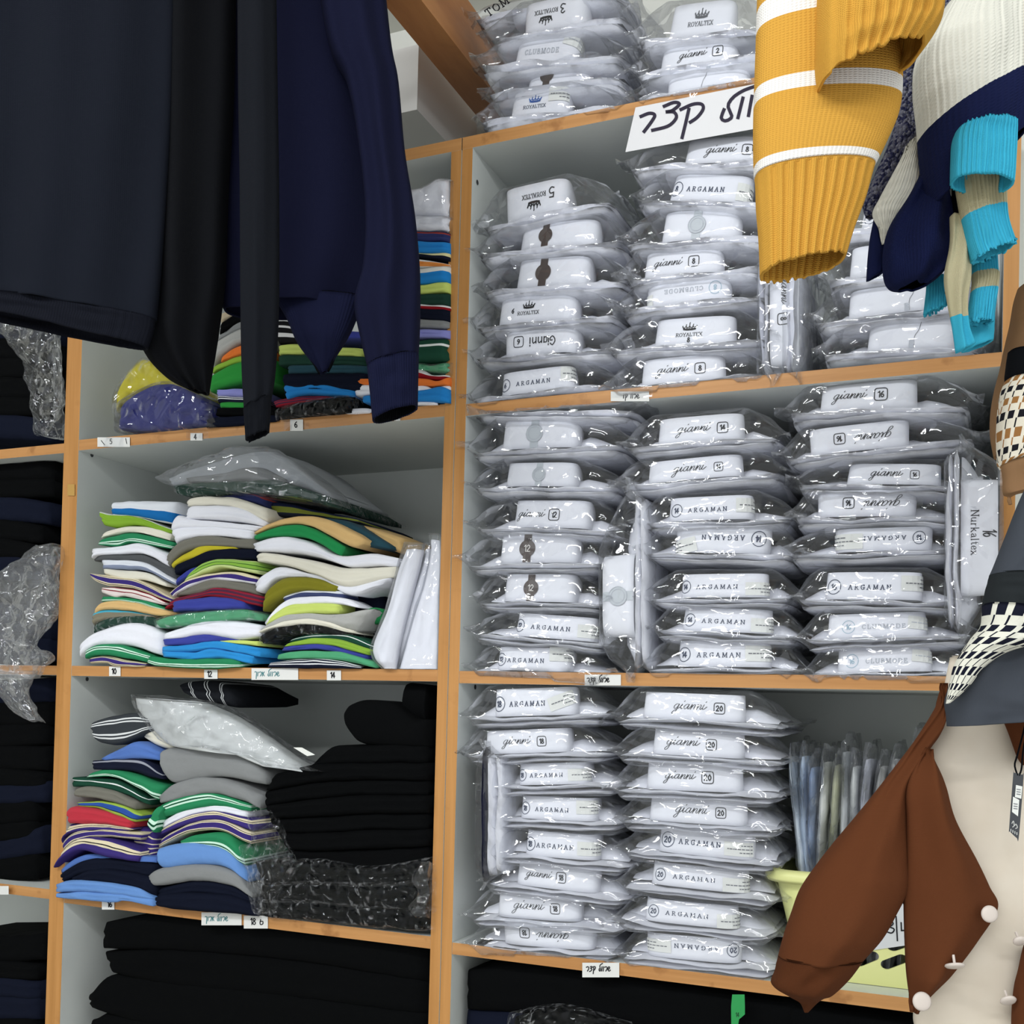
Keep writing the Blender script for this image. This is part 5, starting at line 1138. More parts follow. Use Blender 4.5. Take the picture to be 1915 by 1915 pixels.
# boucle cardigan behind
def boucle():
    m, nt, b, N, L = newmat('boucle_wool'); tc = N('ShaderNodeTexCoord'); v = N('ShaderNodeTexVoronoi'); v.inputs['Scale'].default_value = 330
    L(tc.outputs['Object'], v.inputs['Vector']); r = N('ShaderNodeValToRGB'); e = r.color_ramp.elements
    e[0].position = .25; e[0].color = lin((40, 42, 70)); e[1].position = .75; e[1].color = lin((112, 112, 124))
    sp = N('ShaderNodeSeparateXYZ'); L(v.outputs['Color'], sp.inputs[0]); L(sp.outputs[0], r.inputs[0]); L(r.outputs[0], b.inputs['Base Color'])
    bp = N('ShaderNodeBump'); bp.inputs['Distance'].default_value = .004; bp.invert = True; L(v.outputs['Distance'], bp.inputs['Height']); L(bp.outputs[0], b.inputs['Normal'])
    b.inputs['Roughness'].default_value = .95; b.inputs['Specular IOR Level'].default_value = .1
    return m
BOU = boucle()
t = hang('hanging_cardigan', 'dark grey-navy boucle cardigan edge hanging between mustard and cream-navy sweaters', 'cardigan', 'E', (720, 600), 1.19)
loft('front_edge', 'E', rows_((700, 150, 850, 120), (735, 300, 848, 270), (755, 430, 838, 430), (745, 560, 845, 560), (705, 690, 845, 650), (655, 800, 770, 790), (610, 900, 705, 870), (588, 960, 665, 955), (605, 1020, 640, 1030)), 1.19, .014, BOU, t, t.location, seed=13, crum=.003)
loft('collar', 'E', rows_((930, -60, 1260, -90), (945, 20, 1180, -10), (950, 80, 1090, 50), (955, 140, 1000, 120)), 1.2, .016, BOU, t, t.location, seed=14, crum=.003, nr=30)
# cream and navy sweater
CRM, NAV2 = knit('cream_rib', (218, 216, 204), (26, 10)), knit('deep_navy', (22, 28, 62), (40, 110))
t = hang('hanging_sweater', 'cream ribbed sweater with broad navy bands hanging at the upper right edge', 'sweater', 'E', (1000, 500), 1.13)
cnb = striped('cream_navy', [(0, (218, 216, 204)), (.56, (22, 28, 62))], 1, (30, 60))
loft('hem_band', 'E', rows_((960, 60, 1430, -140), (850, 260, 1420, 40), (832, 420, 1410, 180), (850, 590, 1400, 320), (862, 760, 1390, 440), (880, 900, 1370, 560), (900, 990, 1340, 640)), 1.12, .06, cnb, t, t.location, tb=.03, nr=60, nu=200, ribs=(0, .56, 26, .0011), seed=15, inner=NAV2)
loft('sleeve', 'E', rows_((800, 690, 870, 640), (740, 800, 870, 760), (670, 930, 860, 900), (640, 1000, 800, 1000), (670, 1080, 740, 1080), (690, 1150, 700, 1150)), 1.15, .02, CRM, t, t.location, nr=40, nu=120, ribs=(0, 1, 12, .0009), seed=16)
loft('navy_sleeve', 'E', rows_((860, 820, 1010, 800), (800, 930, 1010, 900), (720, 1060, 1008, 1010), (692, 1180, 1005, 1120), (696, 1290, 1000, 1210), (720, 1345, 960, 1290), (760, 1362, 900, 1340)), 1.135, .035, NAV2, t, t.location, nr=40, nu=90, folds=[(.006, 5, 0, 3)], seed=17, inner=DKB)
loft('second_cuff', 'E', rows_((640, 1030, 662, 1040), (622, 1130, 688, 1140), (612, 1230, 694, 1220), (607, 1322, 688, 1282)), 1.16, .016, NAV2, t, t.location, nr=20, nu=60, seed=18)
loft('lining', 'E', rows_((925, 920, 1025, 860), (930, 980, 1022, 950), (935, 1050, 1000, 1062)), 1.1345, .03, CRM, t, t.location, nr=16, nu=60, seed=19)
# cyan and beige sweater
CY, BE = (64, 178, 208), (190, 182, 148)
CYA, BEI = knit('cyan_rib', CY, (40, 60)), knit('beige_rib', BE, (40, 60))
t = hang('hanging_sweater', 'cyan and beige striped ribbed sweater hanging in front of the right unit', 'sweater', 'E', (1150, 900), 1.10)
loft('cuff', 'E', rows_((1035, 610, 1305, 590), (1018, 660, 1305, 635), (1012, 760, 1300, 750), (1010, 852, 1290, 880)), 1.055, .022, CYA, t, t.location, nr=24, nu=200, ribs=(0, 1, 16, .0012), seed=20)
cyb = striped('beige_cyan', [(0, BE), (.38, CY)], 1, (40, 60))
loft('second_cuff', 'E', rows_((1030, 850, 1262, 870), (1048, 960, 1256, 930), (1072, 1080, 1262, 1020), (1088, 1160, 1282, 1100), (1108, 1228, 1302, 1152)), 1.085, .020, cyb, t, t.location, nr=36, nu=200, ribs=(0, 1, 13, .0012), seed=21, edge=.006)
loft('front_panel', 'E', rows_((1000, 1020, 1095, 1020), (1000, 1150, 1095, 1160), (975, 1300, 1095, 1300), (990, 1420, 1078, 1420), (1012, 1540, 1085, 1540), (1030, 1662, 1112, 1622)), 1.10, .016, striped('beige_cyan_panel', [(0, BE), (.72, CY)], 1, (40, 120)), t, t.location, nr=36, nu=60, folds=[(.003, 5, 0, 4)], seed=22)
loft('third_cuff', 'E', rows_((1098, 1180, 1215, 1190), (1105, 1260, 1220, 1270), (1108, 1330, 1226, 1310), (1095, 1420, 1212, 1420), (1085, 1518, 1200, 1520)), 1.115, .018, striped('cyan_beige_cyan', [(0, CY), (.35, BE), (.62, CY)], 1, (40, 60)), t, t.location, nr=36, nu=140, ribs=(0, 1, 9, .0012), seed=23, edge=.006)
loft('tail', 'E', rows_((1078, 1480, 1205, 1480), (1072, 1560, 1202, 1560), (1060, 1655, 1196, 1610)), 1.135, .014, CYA, t, t.location, nr=16, nu=60, seed=24)
loft('fourth_cuff', 'E', rows_((895, 1300, 970, 1310), (888, 1390, 978, 1380), (878, 1478, 985, 1442)), 1.16, .012, CYA, t, t.location, nr=16, nu=120, ribs=(0, 1, 8, .001), seed=25, edge=.006)
loft('navy_lining', 'E', rows_((1005, 880, 1048, 870), (1005, 960, 1062, 960), (1000, 1060, 1050, 1060), (985, 1230, 1030, 1230), (975, 1380, 1010, 1385)), 1.125, .012, DKB, t, t.location, nr=20, nu=40, seed=26)
# camel cardigan with checked panel
CAM = knit('camel', (136, 104, 74), (60, 160))
HT1 = hounds('camel_check', ((222, 214, 196), (28, 28, 34), (150, 106, 62)), (8, 7))
t = hang('hanging_cardigan', 'camel brown cardigan with cream, black and tan check at the right edge', 'cardigan', 'V', (300, 900), 1.20)
loft('body', 'V', rows_((330, -120, 900, -120), (296, 0, 900, 0), (262, 200, 900, 200), (215, 400, 900, 400), (172, 600, 900, 600), (120, 800, 900, 800), (88, 1000, 900, 1000), (86, 1200, 900, 1200), (120, 1400, 900, 1380)), 1.21, .035, CAM, t, t.location, seed=27)
loft('checked_panel', 'V', rows_((212, 716, 700, 760), (172, 820, 700, 850), (148, 950, 700, 960), (136, 1100, 700, 1100), (132, 1300, 700, 1240), (140, 1440, 700, 1280), (150, 1525, 300, 1440)), 1.165, .026, HT1, t, t.location, seed=28)
loft('hem', 'V', rows_((160, 1480, 800, 1310), (178, 1600, 800, 1460), (182, 1720, 800, 1600), (215, 1770, 280, 1750), (232, 1840, 240, 1840)), 1.16, .018, CAM, t, t.location, seed=29, nr=30)
loft('dark_inside', 'V', rows_((228, 465, 900, 465), (205, 620, 900, 620), (200, 720, 900, 740), (240, 790, 900, 800)), 1.172, .02, DKB, t, t.location, seed=30, nr=20)  # near-black sheet standing in for the cardigan's dark inside
# slate cardigan with houndstooth cuff
SLA, SLD = knit('slate', (66, 70, 77), (120, 300)), knit('slate_band', (44, 48, 50), (120, 120))
HT2 = hounds('black_white_check', ((222, 220, 206), (26, 28, 42), (26, 28, 42)), (6, 7))
t = hang('hanging_cardigan', 'slate grey cardigan with a black and white houndstooth cuff, right edge', 'cardigan', 'S', (600, 1000), 1.04)
loft('sleeve', 'S', rows_((790, -60, 1100, -60), (700, 130, 1060, 130), (600, 390, 1020, 390), (520, 600, 1000, 600), (474, 710, 990, 740)), 1.04, .04, SLA, t, t.location, seed=31)
loft('sleeve_band', 'S', rows_((474, 706, 990, 736), (450, 800, 980, 850), (418, 945, 970, 1010)), 1.038, .042, SLD, t, t.location, seed=32, nr=20)
loft('cuff', 'S', rows_((418, 940, 960, 1010), (402, 1100, 900, 1150), (330, 1190, 800, 1230), (250, 1300, 560, 1310), (185, 1410, 400, 1420), (150, 1540, 300, 1550), (130, 1630, 210, 1640), (118, 1695, 150, 1690)), 1.032, .03, HT2, t, t.location, seed=33, nr=70)
loft('front_panel', 'S', rows_((380, 1160, 1000, 1160), (250, 1360, 1000, 1340), (160, 1560, 1000, 1540), (125, 1680, 1000, 1650), (135, 1780, 1000, 1740), (142, 1868, 1000, 1800)), 1.06, .03, SLA, t, t.location, seed=34, folds=[(.003, 7, 0, 1)])
# brown and cream cardigan
BRN = knit('chestnut', (93, 53, 31), (110, 260)); SUE = plane_mat('cream_suede', (214, 200, 180), (228, 218, 202), 26, .95)
t = hang('hanging_cardigan', 'chestnut brown cardigan with cream suede front and round buttons, lower right', 'cardigan', 'Q', (1000, 1000), 1.12)
loft('cream_front', 'Q', rows_((1105, -90, 1700, -90), (1060, 130, 1700, 130), (1035, 260, 1700, 260), (985, 412, 1700, 420), (990, 700, 1700, 700), (980, 1100, 1700, 1100), (940, 1500, 1700, 1500), (912, 1780, 1700, 1780), (902, 1880, 1700, 1890), (912, 1940, 1700, 1950)), 1.135, .018, SUE, t, t.location, tb=.014, seed=35, folds=[(.003, 3, .5, 1)])
loft('brown_front', 'Q', rows_((980, 415, 992, 420), (905, 520, 1045, 530), (864, 640, 1078, 620), (866, 800, 1130, 800), (864, 1020, 1248, 1020), (852, 1160, 1315, 1160), (850, 1290, 1362, 1280), (855, 1460, 1252, 1460), (864, 1620, 1122, 1630), (880, 1740, 1012, 1750), (900, 1850, 915, 1855)), 1.105, .018, BRN, t, t.location, tb=.01, seed=36, folds=[(.006, 3.4, .6, 1.5)], nr=90)
loft('sleeve', 'Q', rows_((1050, 60, 1085, 60), (1045, 150, 1052, 300), (955, 300, 1000, 400), (835, 470, 965, 450), (720, 620, 880, 600), (600, 775, 862, 760), (480, 925, 858, 900), (385, 1045, 855, 1030), (290, 1180, 850, 1180), (240, 1310, 790, 1310), (200, 1430, 720, 1430), (168, 1555, 610, 1560)), 1.12, .042, BRN, t, t.location, tb=.03, seed=37, folds=[(.004, 4, 0, 2)], nr=100)
loft('cuff', 'Q', rows_((168, 1550, 612, 1556), (150, 1630, 545, 1650), (130, 1702, 455, 1742), (215, 1760, 410, 1765), (280, 1800, 375, 1795), (305, 1852, 325, 1852)), 1.119, .036, knit('chestnut_cuff', (87, 49, 28), (110, 120)), t, t.location, tb=.028, seed=38, nr=40)
loft('right_front', 'Q', rows_((1395, 255, 1800, 230), (1430, 340, 1800, 300), (1470, 450, 1800, 420), (1500, 500, 1800, 480)), 1.10, .012, BRN, t, t.location, seed=39, nr=24)
loft('second_sleeve', 'Q', rows_((1520, 1500, 1900, 1480), (1490, 1620, 1900, 1600), (1460, 1760, 1900, 1760), (1450, 1950, 1900, 1950)), 1.09, .025, BRN, t, t.location, seed=40, nr=24)
BTN = plain('cream_button', (214, 202, 192), .45, .4)
def button(px, py, rx, ry, D, tilt=0.0, stem=False):
    o = atd(*K('Q', px, py), D) - t.location; r = rx * .342 / FPX * D; V = []; F = []; n = 28
    fx_ = Vector((fw.x, fw.y, 0)).normalized(); xx = Vector((rt.x, rt.y, 0)).normalized()
    ax = (Matrix.Rotation(tilt, 3, xx) @ -fx_); ax = ax.normalized(); u = ax.cross(Vector((0, 0, 1))).normalized(); w_ = ax.cross(u)
    prof = [(0, .0022), (.55, .0021), (.85, .0014), (1, 0), (.92, -.0016), (.6, -.0022), (0, -.0022)]
    for (k, h_) in prof:
        for i in range(n): V.append(o + u * r * k * math.cos(2 * math.pi * i / n) + w_ * r * k * math.sin(2 * math.pi * i / n) + ax * h_)
    for k in range(len(prof) - 1):
        for i in range(n): a, b = k * n + i, k * n + (i + 1) % n; F.append((a, b, b + n, a + n))
    bt = mesh('button', V, F, [BTN], t)
    mb = MB(); V2 = [o - ax * (.002 + .009 * k) + u * .0014 * math.cos(i * math.pi / 4) + w_ * .0014 * math.sin(i * math.pi / 4) for k in (0, 1) for i in range(8)]
    mb.add(V2, [(i, (i + 1) % 8, 8 + (i + 1) % 8, 8 + i) for i in range(8)]); mb.ob('shank', [BTN], bt)
button(1318, 1314, 47, 50, 1.078, -.15); button(1128, 1598, 54, 18, 1.078, 1.15); button(948, 1792, 52, 46, 1.072, -.2); button(1482, 1462, 36, 52, 1.085, .7); button(1420, 1788, 44, 50, 1.085, .8)
# swing tag on its loop
TD = 1.075; g0 = atd(*K('Q', 1465, 700), TD)
st_ = thing('swing_tag', 'dark grey swing tag with two white stickers hanging on the cream cardigan front', 'tag', g0)
def ft(x, y, off): return atd(*K('Q', x, y), TD - off) - g0
mb = MB(); outl = catmull([(1450, 540), (1495, 552), (1503, 570), (1478, 890), (1465, 897), (1428, 862), (1424, 850), (1447, 548), (1450, 540)], 34)[:-1]; n = len(outl)
mb.add([ft(*p, .0006) for p in outl] + [ft(*p, -.0006) for p in outl], [tuple(range(n)), tuple(reversed(range(n, 2 * n)))] + [(i, n + i, n + (i + 1) % n, (i + 1) % n) for i in range(n)])
mb.ob('card', [plain('tag_card', (66, 68, 72), .5, .4)], st_)
def quad(mb, pts, off, m, f_): mb.add([f_(*p, off) for p in pts], [tuple(range(len(pts)))], m)
for pts, lines in (([(1462, 608), (1497, 616), (1491, 684), (1456, 674)], 3), ([(1446, 672), (1480, 690), (1473, 780), (1440, 755)], 3)):
    mb = MB(); quad(mb, pts, .0011, 0, ft); cx, cy = sum(p[0] for p in pts) / 4, sum(p[1] for p in pts) / 4
    ribbons(mb, [[(cx - 10, cy - 14 + 13 * k), (cx + 10, cy - 11 + 13 * k)] for k in range(lines)], 4, ft, .0015, 1, None, 3); mb.ob('tag_sticker', [STICK, GREYINK], st_)
mb = MB(); ribbons(mb, [C2([(1440, 818), (1448, 805), (1452, 830), (1444, 838)], 8), C2([(1455, 830), (1462, 822), (1470, 840), (1460, 846)], 8)] + [[(1434 + 11 * k, 850 + 6 * k), (1434 + 11 * k, 862 + 6 * k)] for k in range(4)], 5, ft, .0012, 0, None, 3); mb.ob('printed_lettering', [plain('tag_print', (196, 196, 192), .6, .3)], st_)
def cord(name, pts, r, mat, parent, org):
    V = []; F = []; n = 6; P = [Vector(p) for p in catmull([tuple(p) for p in pts], 28)]
    for i, p in enumerate(P):
        d = (P[min(i + 1, len(P) - 1)] - P[max(i - 1, 0)]).normalized(); u = d.cross(Vector((.3, 1, .2))).normalized(); w_ = d.cross(u)
        V += [p - org + u * r * math.cos(2 * math.pi * k / n) + w_ * r * math.sin(2 * math.pi * k / n) for k in range(n)]
    F = [(i * n + k, i * n + (k + 1) % n, (i + 1) * n + (k + 1) % n, (i + 1) * n + k) for i in range(len(P) - 1) for k in range(n)]
    return mesh(name, V, F, [mat], parent)
cord('string_loop', [atd(*K('Q', *p), TD) for p in ((1470, 556), (1455, 500), (1468, 450), (1500, 330), (1520, 250), (1515, 340), (1500, 430), (1492, 520), (1478, 558))], .0009, DKB, st_, g0)

# ------------------------------------------------------------------ loose bags on the left
def softbag(label, c, p, Y, parts, name='plastic_bag', cat='bag'):
    o = at(*K(c, *p), Y=Y); t_ = thing(name, label, cat, o)
    for k, (nm, rws, y_, th, mat, cr) in enumerate(parts): loft(nm, c, rows_(*rws), y_, th, mat, t_, o, nr=70, nu=90, crum=cr, seed=50 + k * 3.7, shell=0, open_end=False, yplane=True)
    return t_
softbag('empty crumpled clear bag spilling over the shelf edge, left unit', 'A1', (300, 1500), -.02, [
    ('bag_film', [(340, 830, 512, 822), (230, 960, 512, 960), (40, 1050, 505, 1120), (-60, 1300, 490, 1380), (-120, 1500, 440, 1500), (-160, 1650, 300, 1680), (-150, 1760, 470, 1760), (-150, 1850, 400, 1860), (-120, 1950, 330, 1950)], -.014, .03, PLASTICH, .010),
    ('bag_tail', [(-120, 1900, 340, 1900), (-60, 2020, 245, 2010), (20, 2100, 245, 2110), (110, 2190, 290, 2200), (190, 2270, 330, 2290), (300, 2318, 385, 2325)], -.03, .02, PLASTICH, .008)])
softbag('clear bag drooping beside the black clothes, upper shelf of left unit', 'A0', (500, 900), .0, [
    ('bag_film', [(-100, -60, 700, 60), (-60, 200, 720, 250), (150, 420, 760, 450), (350, 700, 790, 700), (380, 850, 800, 900), (440, 1100, 815, 1150), (470, 1350, 812, 1400), (520, 1600, 815, 1660)], .02, .02, PLASTIC2, .010),
    ('bag_edge', [(715, 100, 770, 100), (715, 400, 770, 420), (700, 800, 795, 800), (715, 1100, 790, 1150), (700, 1350, 740, 1380)], .0, .008, PLASTIC2, .004)])
# bags on the centre shelf
o = at(*K('L3', 900, 230), Y=.02)
t = thing('packaged_shirt', 'grey garments in a large clear bag on top of the middle pile, centre shelf', 'shirt', o)
for k, (a, b) in enumerate((((560, 255, 1300, 330), (640, 180, 1180, 200)),)):
    band('folded_cloth', 'L3', [(540, 235), (760, 165), (960, 110), (1100, 140), (1300, 300)], [(560, 270), (760, 258), (1000, 255), (1150, 280), (1320, 340)], fmat('pale grey'), .03, .2, None, 1, t, o, lip=.2)
    band('folded_cloth', 'L3', [(620, 235), (800, 215), (960, 185), (1090, 240)], [(640, 262), (800, 262), (960, 262), (1090, 275)], fmat('grey'), .018, .2, None, 2, t, o)
loft('plastic_bag', 'L3', rows_((1000, 100, 1060, 105), (880, 112, 1130, 150), (700, 165, 1230, 220), (540, 225, 1320, 290), (505, 250, 1350, 330), (600, 285, 1355, 370)), .0, .05, PLASTIC3, t, o, tb=.12, nr=50, nu=90, crum=.006, seed=61, shell=0, open_end=False, yplane=True)
pile('L3', 'bagged layer under the grey bag, centre shelf', None, [('dark green', [(565, 270), (700, 258), (900, 250), (1070, 250), (1300, 330)], [(580, 310), (680, 325), (900, 310), (1080, 320), (1340, 380)], dict(bag=8, label='dark green garment in a crinkled bag under the grey bag, centre shelf'))], -.002)
for k, (rw, lb) in enumerate(((((1525, 545, 1672, 550), (1440, 760, 1620, 760), (1350, 1100, 1530, 1100), (1215, 1420, 1450, 1420), (1220, 1560, 1425, 1560), (1310, 1668, 1412, 1668)), 'white folded shirt standing in a clear bag, leftmost of three, centre shelf'),
        (((1690, 555, 1790, 540), (1630, 760, 1770, 760), (1530, 1100, 1700, 1100), (1445, 1420, 1600, 1420), (1405, 1668, 1490, 1668)), 'white folded shirt standing in a clear bag, middle of three, centre shelf'),
        (((1745, 455, 1832, 458), (1745, 600, 1838, 600), (1690, 900, 1834, 900), (1595, 1200, 1828, 1200), (1460, 1672, 1818, 1672)), 'white folded shirt standing in a clear bag against the divider, centre shelf'))):
    Yk = (.0, .025, .012)[k]; o = at(*K('X2', 1500, 1100), Y=Yk); t = thing('packaged_shirt', lb, 'shirt', o, group='white shirts standing in bags on the centre shelf')
    loft('folded_cloth', 'X2', rows_(*rw), Yk, .014, WHITE, t, o, tb=.05, nr=40, nu=60, seed=70 + k, shell=0, open_end=False, yplane=True, folds=[(.003, 3, k, 2)])
    rb = [(a - 14, b - (60 if i == 0 else 0), c_ + 10, d - (60 if i == 0 else 0)) for i, (a, b, c_, d) in enumerate(rw)]
    loft('plastic_bag', 'X2', rows_(*rb), Yk - .002, .018, PLASTIC3, t, o, tb=.055, nr=40, nu=70, seed=75 + k, shell=0, open_end=False, yplane=True, crum=.003)
# white bagged shirt lying across the lower shelf
o = at(*K('X3', 1200, 200), Y=.0); t = thing('packaged_shirt', 'white shirt in a large clear bag lying slanted across the lower shelf piles', 'shirt', o)
sl = [(750, 60, 1300, 105), (760, 150, 1560, 215), (840, 270, 1750, 330), (930, 380, 1900, 430), (1060, 465, 2080, 560), (1400, 470, 2200, 640), (1780, 610, 2330, 690)]
loft('folded_cloth', 'X3', rows_(*[(a + 14, b + 8, c_ - 40, d + 5) for a, b, c_, d in sl]), .004, .03, cloth('bagged_white', (206, 209, 208), .0), t, o, tb=.06, nr=50, nu=70, seed=80, shell=0, open_end=False, yplane=True, folds=[(.006, 4, 0, 4)])
loft('plastic_bag', 'X3', rows_(*[(a - 16, b - 18, c_ + 30, d - 5) for a, b, c_, d in sl]), -.002, .036, PLASTIC2, t, o, tb=.07, nr=60, nu=90, seed=81, shell=0, open_end=False, yplane=True, crum=.004)
f = lambda x, y, off: at(*K('L4', x, y), Y=-.028 - off) - o
mb = MB(); quad(mb, [(1140, 318), (1180, 318), (1242, 352), (1205, 358)], 0, 0, f); mb.ob('paper_label', [STICK], t)
t = band('folded_scarf', 'X3', [(1090, -40), (1200, -70), (1400, -75), (1560, 0)], [(1120, 20), (1250, 75), (1450, 125), (1570, 150)], striped('dark_ticks', [(0, (28, 30, 34)), (.30, (200, 202, 202)), (.315, (28, 30, 34)), (.335, (200, 202, 202)), (.35, (28, 30, 34)), (.52, (200, 202, 202)), (.535, (28, 30, 34)), (.555, (200, 202, 202)), (.57, (28, 30, 34)), (.74, (200, 202, 202)), (.755, (28, 30, 34)), (.775, (200, 202, 202)), (.79, (28, 30, 34))], 0), .05, .2); tag(t, 'dark striped garment bunched behind the white bag, lower shelf', 'shirt')
# clear crinkled film hanging over the black trousers
softbag('crinkled clear film standing up between the middle pile and black sweaters, lower shelf', 'L4', (1000, 800), -.012, [
    ('bag_film', [(945, 615, 1040, 610), (950, 680, 1080, 660), (960, 760, 1120, 760), (900, 780, 1160, 840), (930, 880, 1150, 900), (950, 980, 1100, 980), (980, 1080, 1060, 1080)], -.014, .02, PLASTICB, .008)])
softbag('clear bag end sticking out beside the divider, lower shelf', 'L4', (1740, 1000), -.012, [
    ('bag_film', [(1740, 860, 1782, 850), (1700, 930, 1782, 930), (1730, 1010, 1780, 1010), (1690, 1060, 1778, 1080), (1720, 1110, 1775, 1110)], -.012, .012, PLASTIC2, .006)])

# ------------------------------------------------------------------ yellow laundry basket with bagged shirts, lower right bay
YEL = plain('pale_yellow_plastic', (230, 232, 158), .4, .45)
YB = .018; zb = 1.167
bl_, br_ = atz(1500, 1800, zb), None
rimL = at(1428, 1632, Y=YB); baseL = at(1462, 1790, Y=YB + .03)
ztop, x0t, x0b = rimL.z, rimL.x + .012, rimL.x + .045
x1t, x1b = .762, .735
bk = thing('laundry_basket', 'pale yellow plastic basket with slanted slots, holding bagged shirts upright', 'basket', ((x0b + x1b) / 2, YB + .13, zb))
O = bk.location
def slot(cx, cy, l=.022, w_=.0085, a=.62):
    P = []
    for i in range(20):
        q = 2 * math.pi * i / 20; x = math.copysign(max(0, l / 2 - w_), math.cos(q)) + w_ * math.cos(q); y = w_ * math.sin(q)
        P.append((cx + x * math.cos(a) - y * math.sin(a), cy + x * math.sin(a) + y * math.cos(a)))
    return P
def wall(name, A0, A1, B0, B1, holes):
    """flat wall with real slots: A0-A1 bottom edge, B0-B1 top edge"""
    wA, hA = (A1 - A0).length, ((B0 + B1) / 2 - (A0 + A1) / 2).length
    cu = bpy.data.curves.new(name, 'CURVE'); cu.dimensions = '2D'; cu.fill_mode = 'BOTH'; cu.extrude = .0012
    for P in [[(0, 0), (wA, 0), (wA, hA), (0, hA)]] + holes:
        s = cu.splines.new('POLY'); s.points.add(len(P) - 1); s.use_cyclic_u = True
        for q_, p in zip(s.points, P): q_.co = (p[0], p[1], 0, 1)
    tmp = bpy.data.objects.new('tmp', cu); COL.objects.link(tmp); dgp = bpy.context.evaluated_depsgraph_get(); me = bpy.data.meshes.new_from_object(tmp.evaluated_get(dgp))
    bpy.data.objects.remove(tmp); bpy.data.curves.remove(cu)
    nn = (A1 - A0).cross(B0 - A0).normalized()
    for v in me.vertices:
        u, t_ = v.co.x / wA, v.co.y / hA; p = (A0.lerp(A1, u)).lerp(B0.lerp(B1, u), t_) + nn * v.co.z - O; v.co = p
    me.materials.clear(); me.materials.append(YEL); me.name = name
    o_ = bpy.data.objects.new(name, me); COL.objects.link(o_); o_.parent = bk; return o_
rc = .035; yb0, yb1, yt0, yt1 = YB + .03, YB + .25, YB + .004, YB + .275
Hh = ztop - zb
A0, A1, B0, B1 = Vector((x0b + rc, yb0, zb)), Vector((x1b - rc, yb0, zb)), Vector((x0t + rc, yt0, ztop)), Vector((x1t - rc, yt0, ztop))
hol = []; wA = (A1 - A0).length
for r_ in range(3):
    k = 0; x = .03 + (r_ % 2) * .006
    while x < wA - .02: hol.append(slot(x, .038 + r_ * .028, .034, .0075, .55)); x += .0335
wall('front_wall', A0, A1, B0, B1, hol)
wall('back_wall', Vector((x1b - rc, yb1, zb)), Vector((x0b + rc, yb1, zb)), Vector((x1t - rc, yt1, ztop)), Vector((x0t + rc, yt1, ztop)), [])
wall('side_wall', Vector((x0b, yb1 - rc, zb)), Vector((x0b, yb0 + rc, zb)), Vector((x0t, yt1 - rc, ztop)), Vector((x0t, yt0 + rc, ztop)), [])
wall('side_wall', Vector((x1b, yb0 + rc, zb)), Vector((x1b, yb1 - rc, zb)), Vector((x1t, yt0 + rc, ztop)), Vector((x1t, yt1 - rc, ztop)), [])
for sx, sy in ((0, 0), (1, 0), (1, 1), (0, 1)):
    mb = MB(); V = []; n = 10
    for lv in (0, 1):
        xa, xb, ya, yb_ = (x0b, x1b, yb0, yb1) if lv == 0 else (x0t, x1t, yt0, yt1)
        for off in (0, .0024):
            cx, cy = (xb - rc if sx else xa + rc), (yb_ - rc if sy else ya + rc); st0 = {(0, 0): 180, (1, 0): 270, (1, 1): 0, (0, 1): 90}[(sx, sy)]
            for i in range(n + 1): a = R(st0 + 90 * i / n); V.append(Vector((cx + (rc - off + .0012) * math.cos(a), cy + (rc - off + .0012) * math.sin(a), zb if lv == 0 else ztop)) - O)
    m = n + 1; mb.add(V, [(i, i + 1, 2 * m + i + 1, 2 * m + i) for i in range(n)] + [(m + i + 1, m + i, 3 * m + i, 3 * m + i + 1) for i in range(n)])
    mb.ob('corner', [YEL], bk, True)
mb = MB(); mb.box((x0b + .01 - O.x, yb0 + .01 - O.y, .0005), (x1b - .01 - O.x, yb1 - .01 - O.y, .004)); mb.ob('basket_floor', [YEL], bk)
V = []; F = []; path = []
for cx, cy, s0 in ((x1t - rc, yt0 + rc, 270), (x1t - rc, yt1 - rc, 0), (x0t + rc, yt1 - rc, 90), (x0t + rc, yt0 + rc, 180)):
    for i in range(9): a = R(s0 + 90 * i / 8); path.append((cx, cy, a))
prf = [(rc - .004, -.001), (rc - .003, .004), (rc + .006, .007), (rc + .014, .004), (rc + .016, -.006), (rc + .012, -.012), (rc + .010, -.006), (rc + .004, -.001)]
for cx, cy, a in path:
    for rr_, z in prf: V.append(Vector((cx + rr_ * math.cos(a), cy + rr_ * math.sin(a), ztop + z)) - O)
n, m = len(path), len(prf)
F = [(i * m + j, ((i + 1) % n) * m + j, ((i + 1) % n) * m + (j + 1) % m, i * m + (j + 1) % m) for i in range(n) for j in range(m)]
mesh('rim', V, F, [YEL], bk)
# hand-written sheet stuck to the basket front
def fs(x, y, off):
    p = at(*K('B', x, y), Y=YB + .004); u = (ztop - p.z) / Hh; return Vector((p.x, yt0 + (yb0 - yt0) * u - .003 - off, p.z)) - O
mb = MB(); V = [fs(*p, 0) for p in ((690, 1500), (1180, 1425), (1180, 1060), (880, 1090), (690, 1200))]; mb.add(V, [tuple(range(5))], 0)
ribbons(mb, [C2([(840, 1300), (870, 1285), (885, 1310), (858, 1330)], 9), C2([(858, 1330), (892, 1345), (875, 1372), (838, 1362)], 9), [(905, 1258), (912, 1425)], [(938, 1300), (940, 1355)], [(940, 1355), (975, 1352)], C2([(1000, 1290), (1030, 1300), (1040, 1340), (1010, 1350)], 8),
    C2([(930, 1120), (925, 1185), (908, 1185)], 6), C2([(975, 1115), (950, 1150), (965, 1180), (985, 1160), (955, 1150)], 10)], 9, fs, .0008, 1, None, 5)
mb.ob('paper_sheet', [plain('sheet_paper', (216, 218, 220), .8, .2), INK], bk)
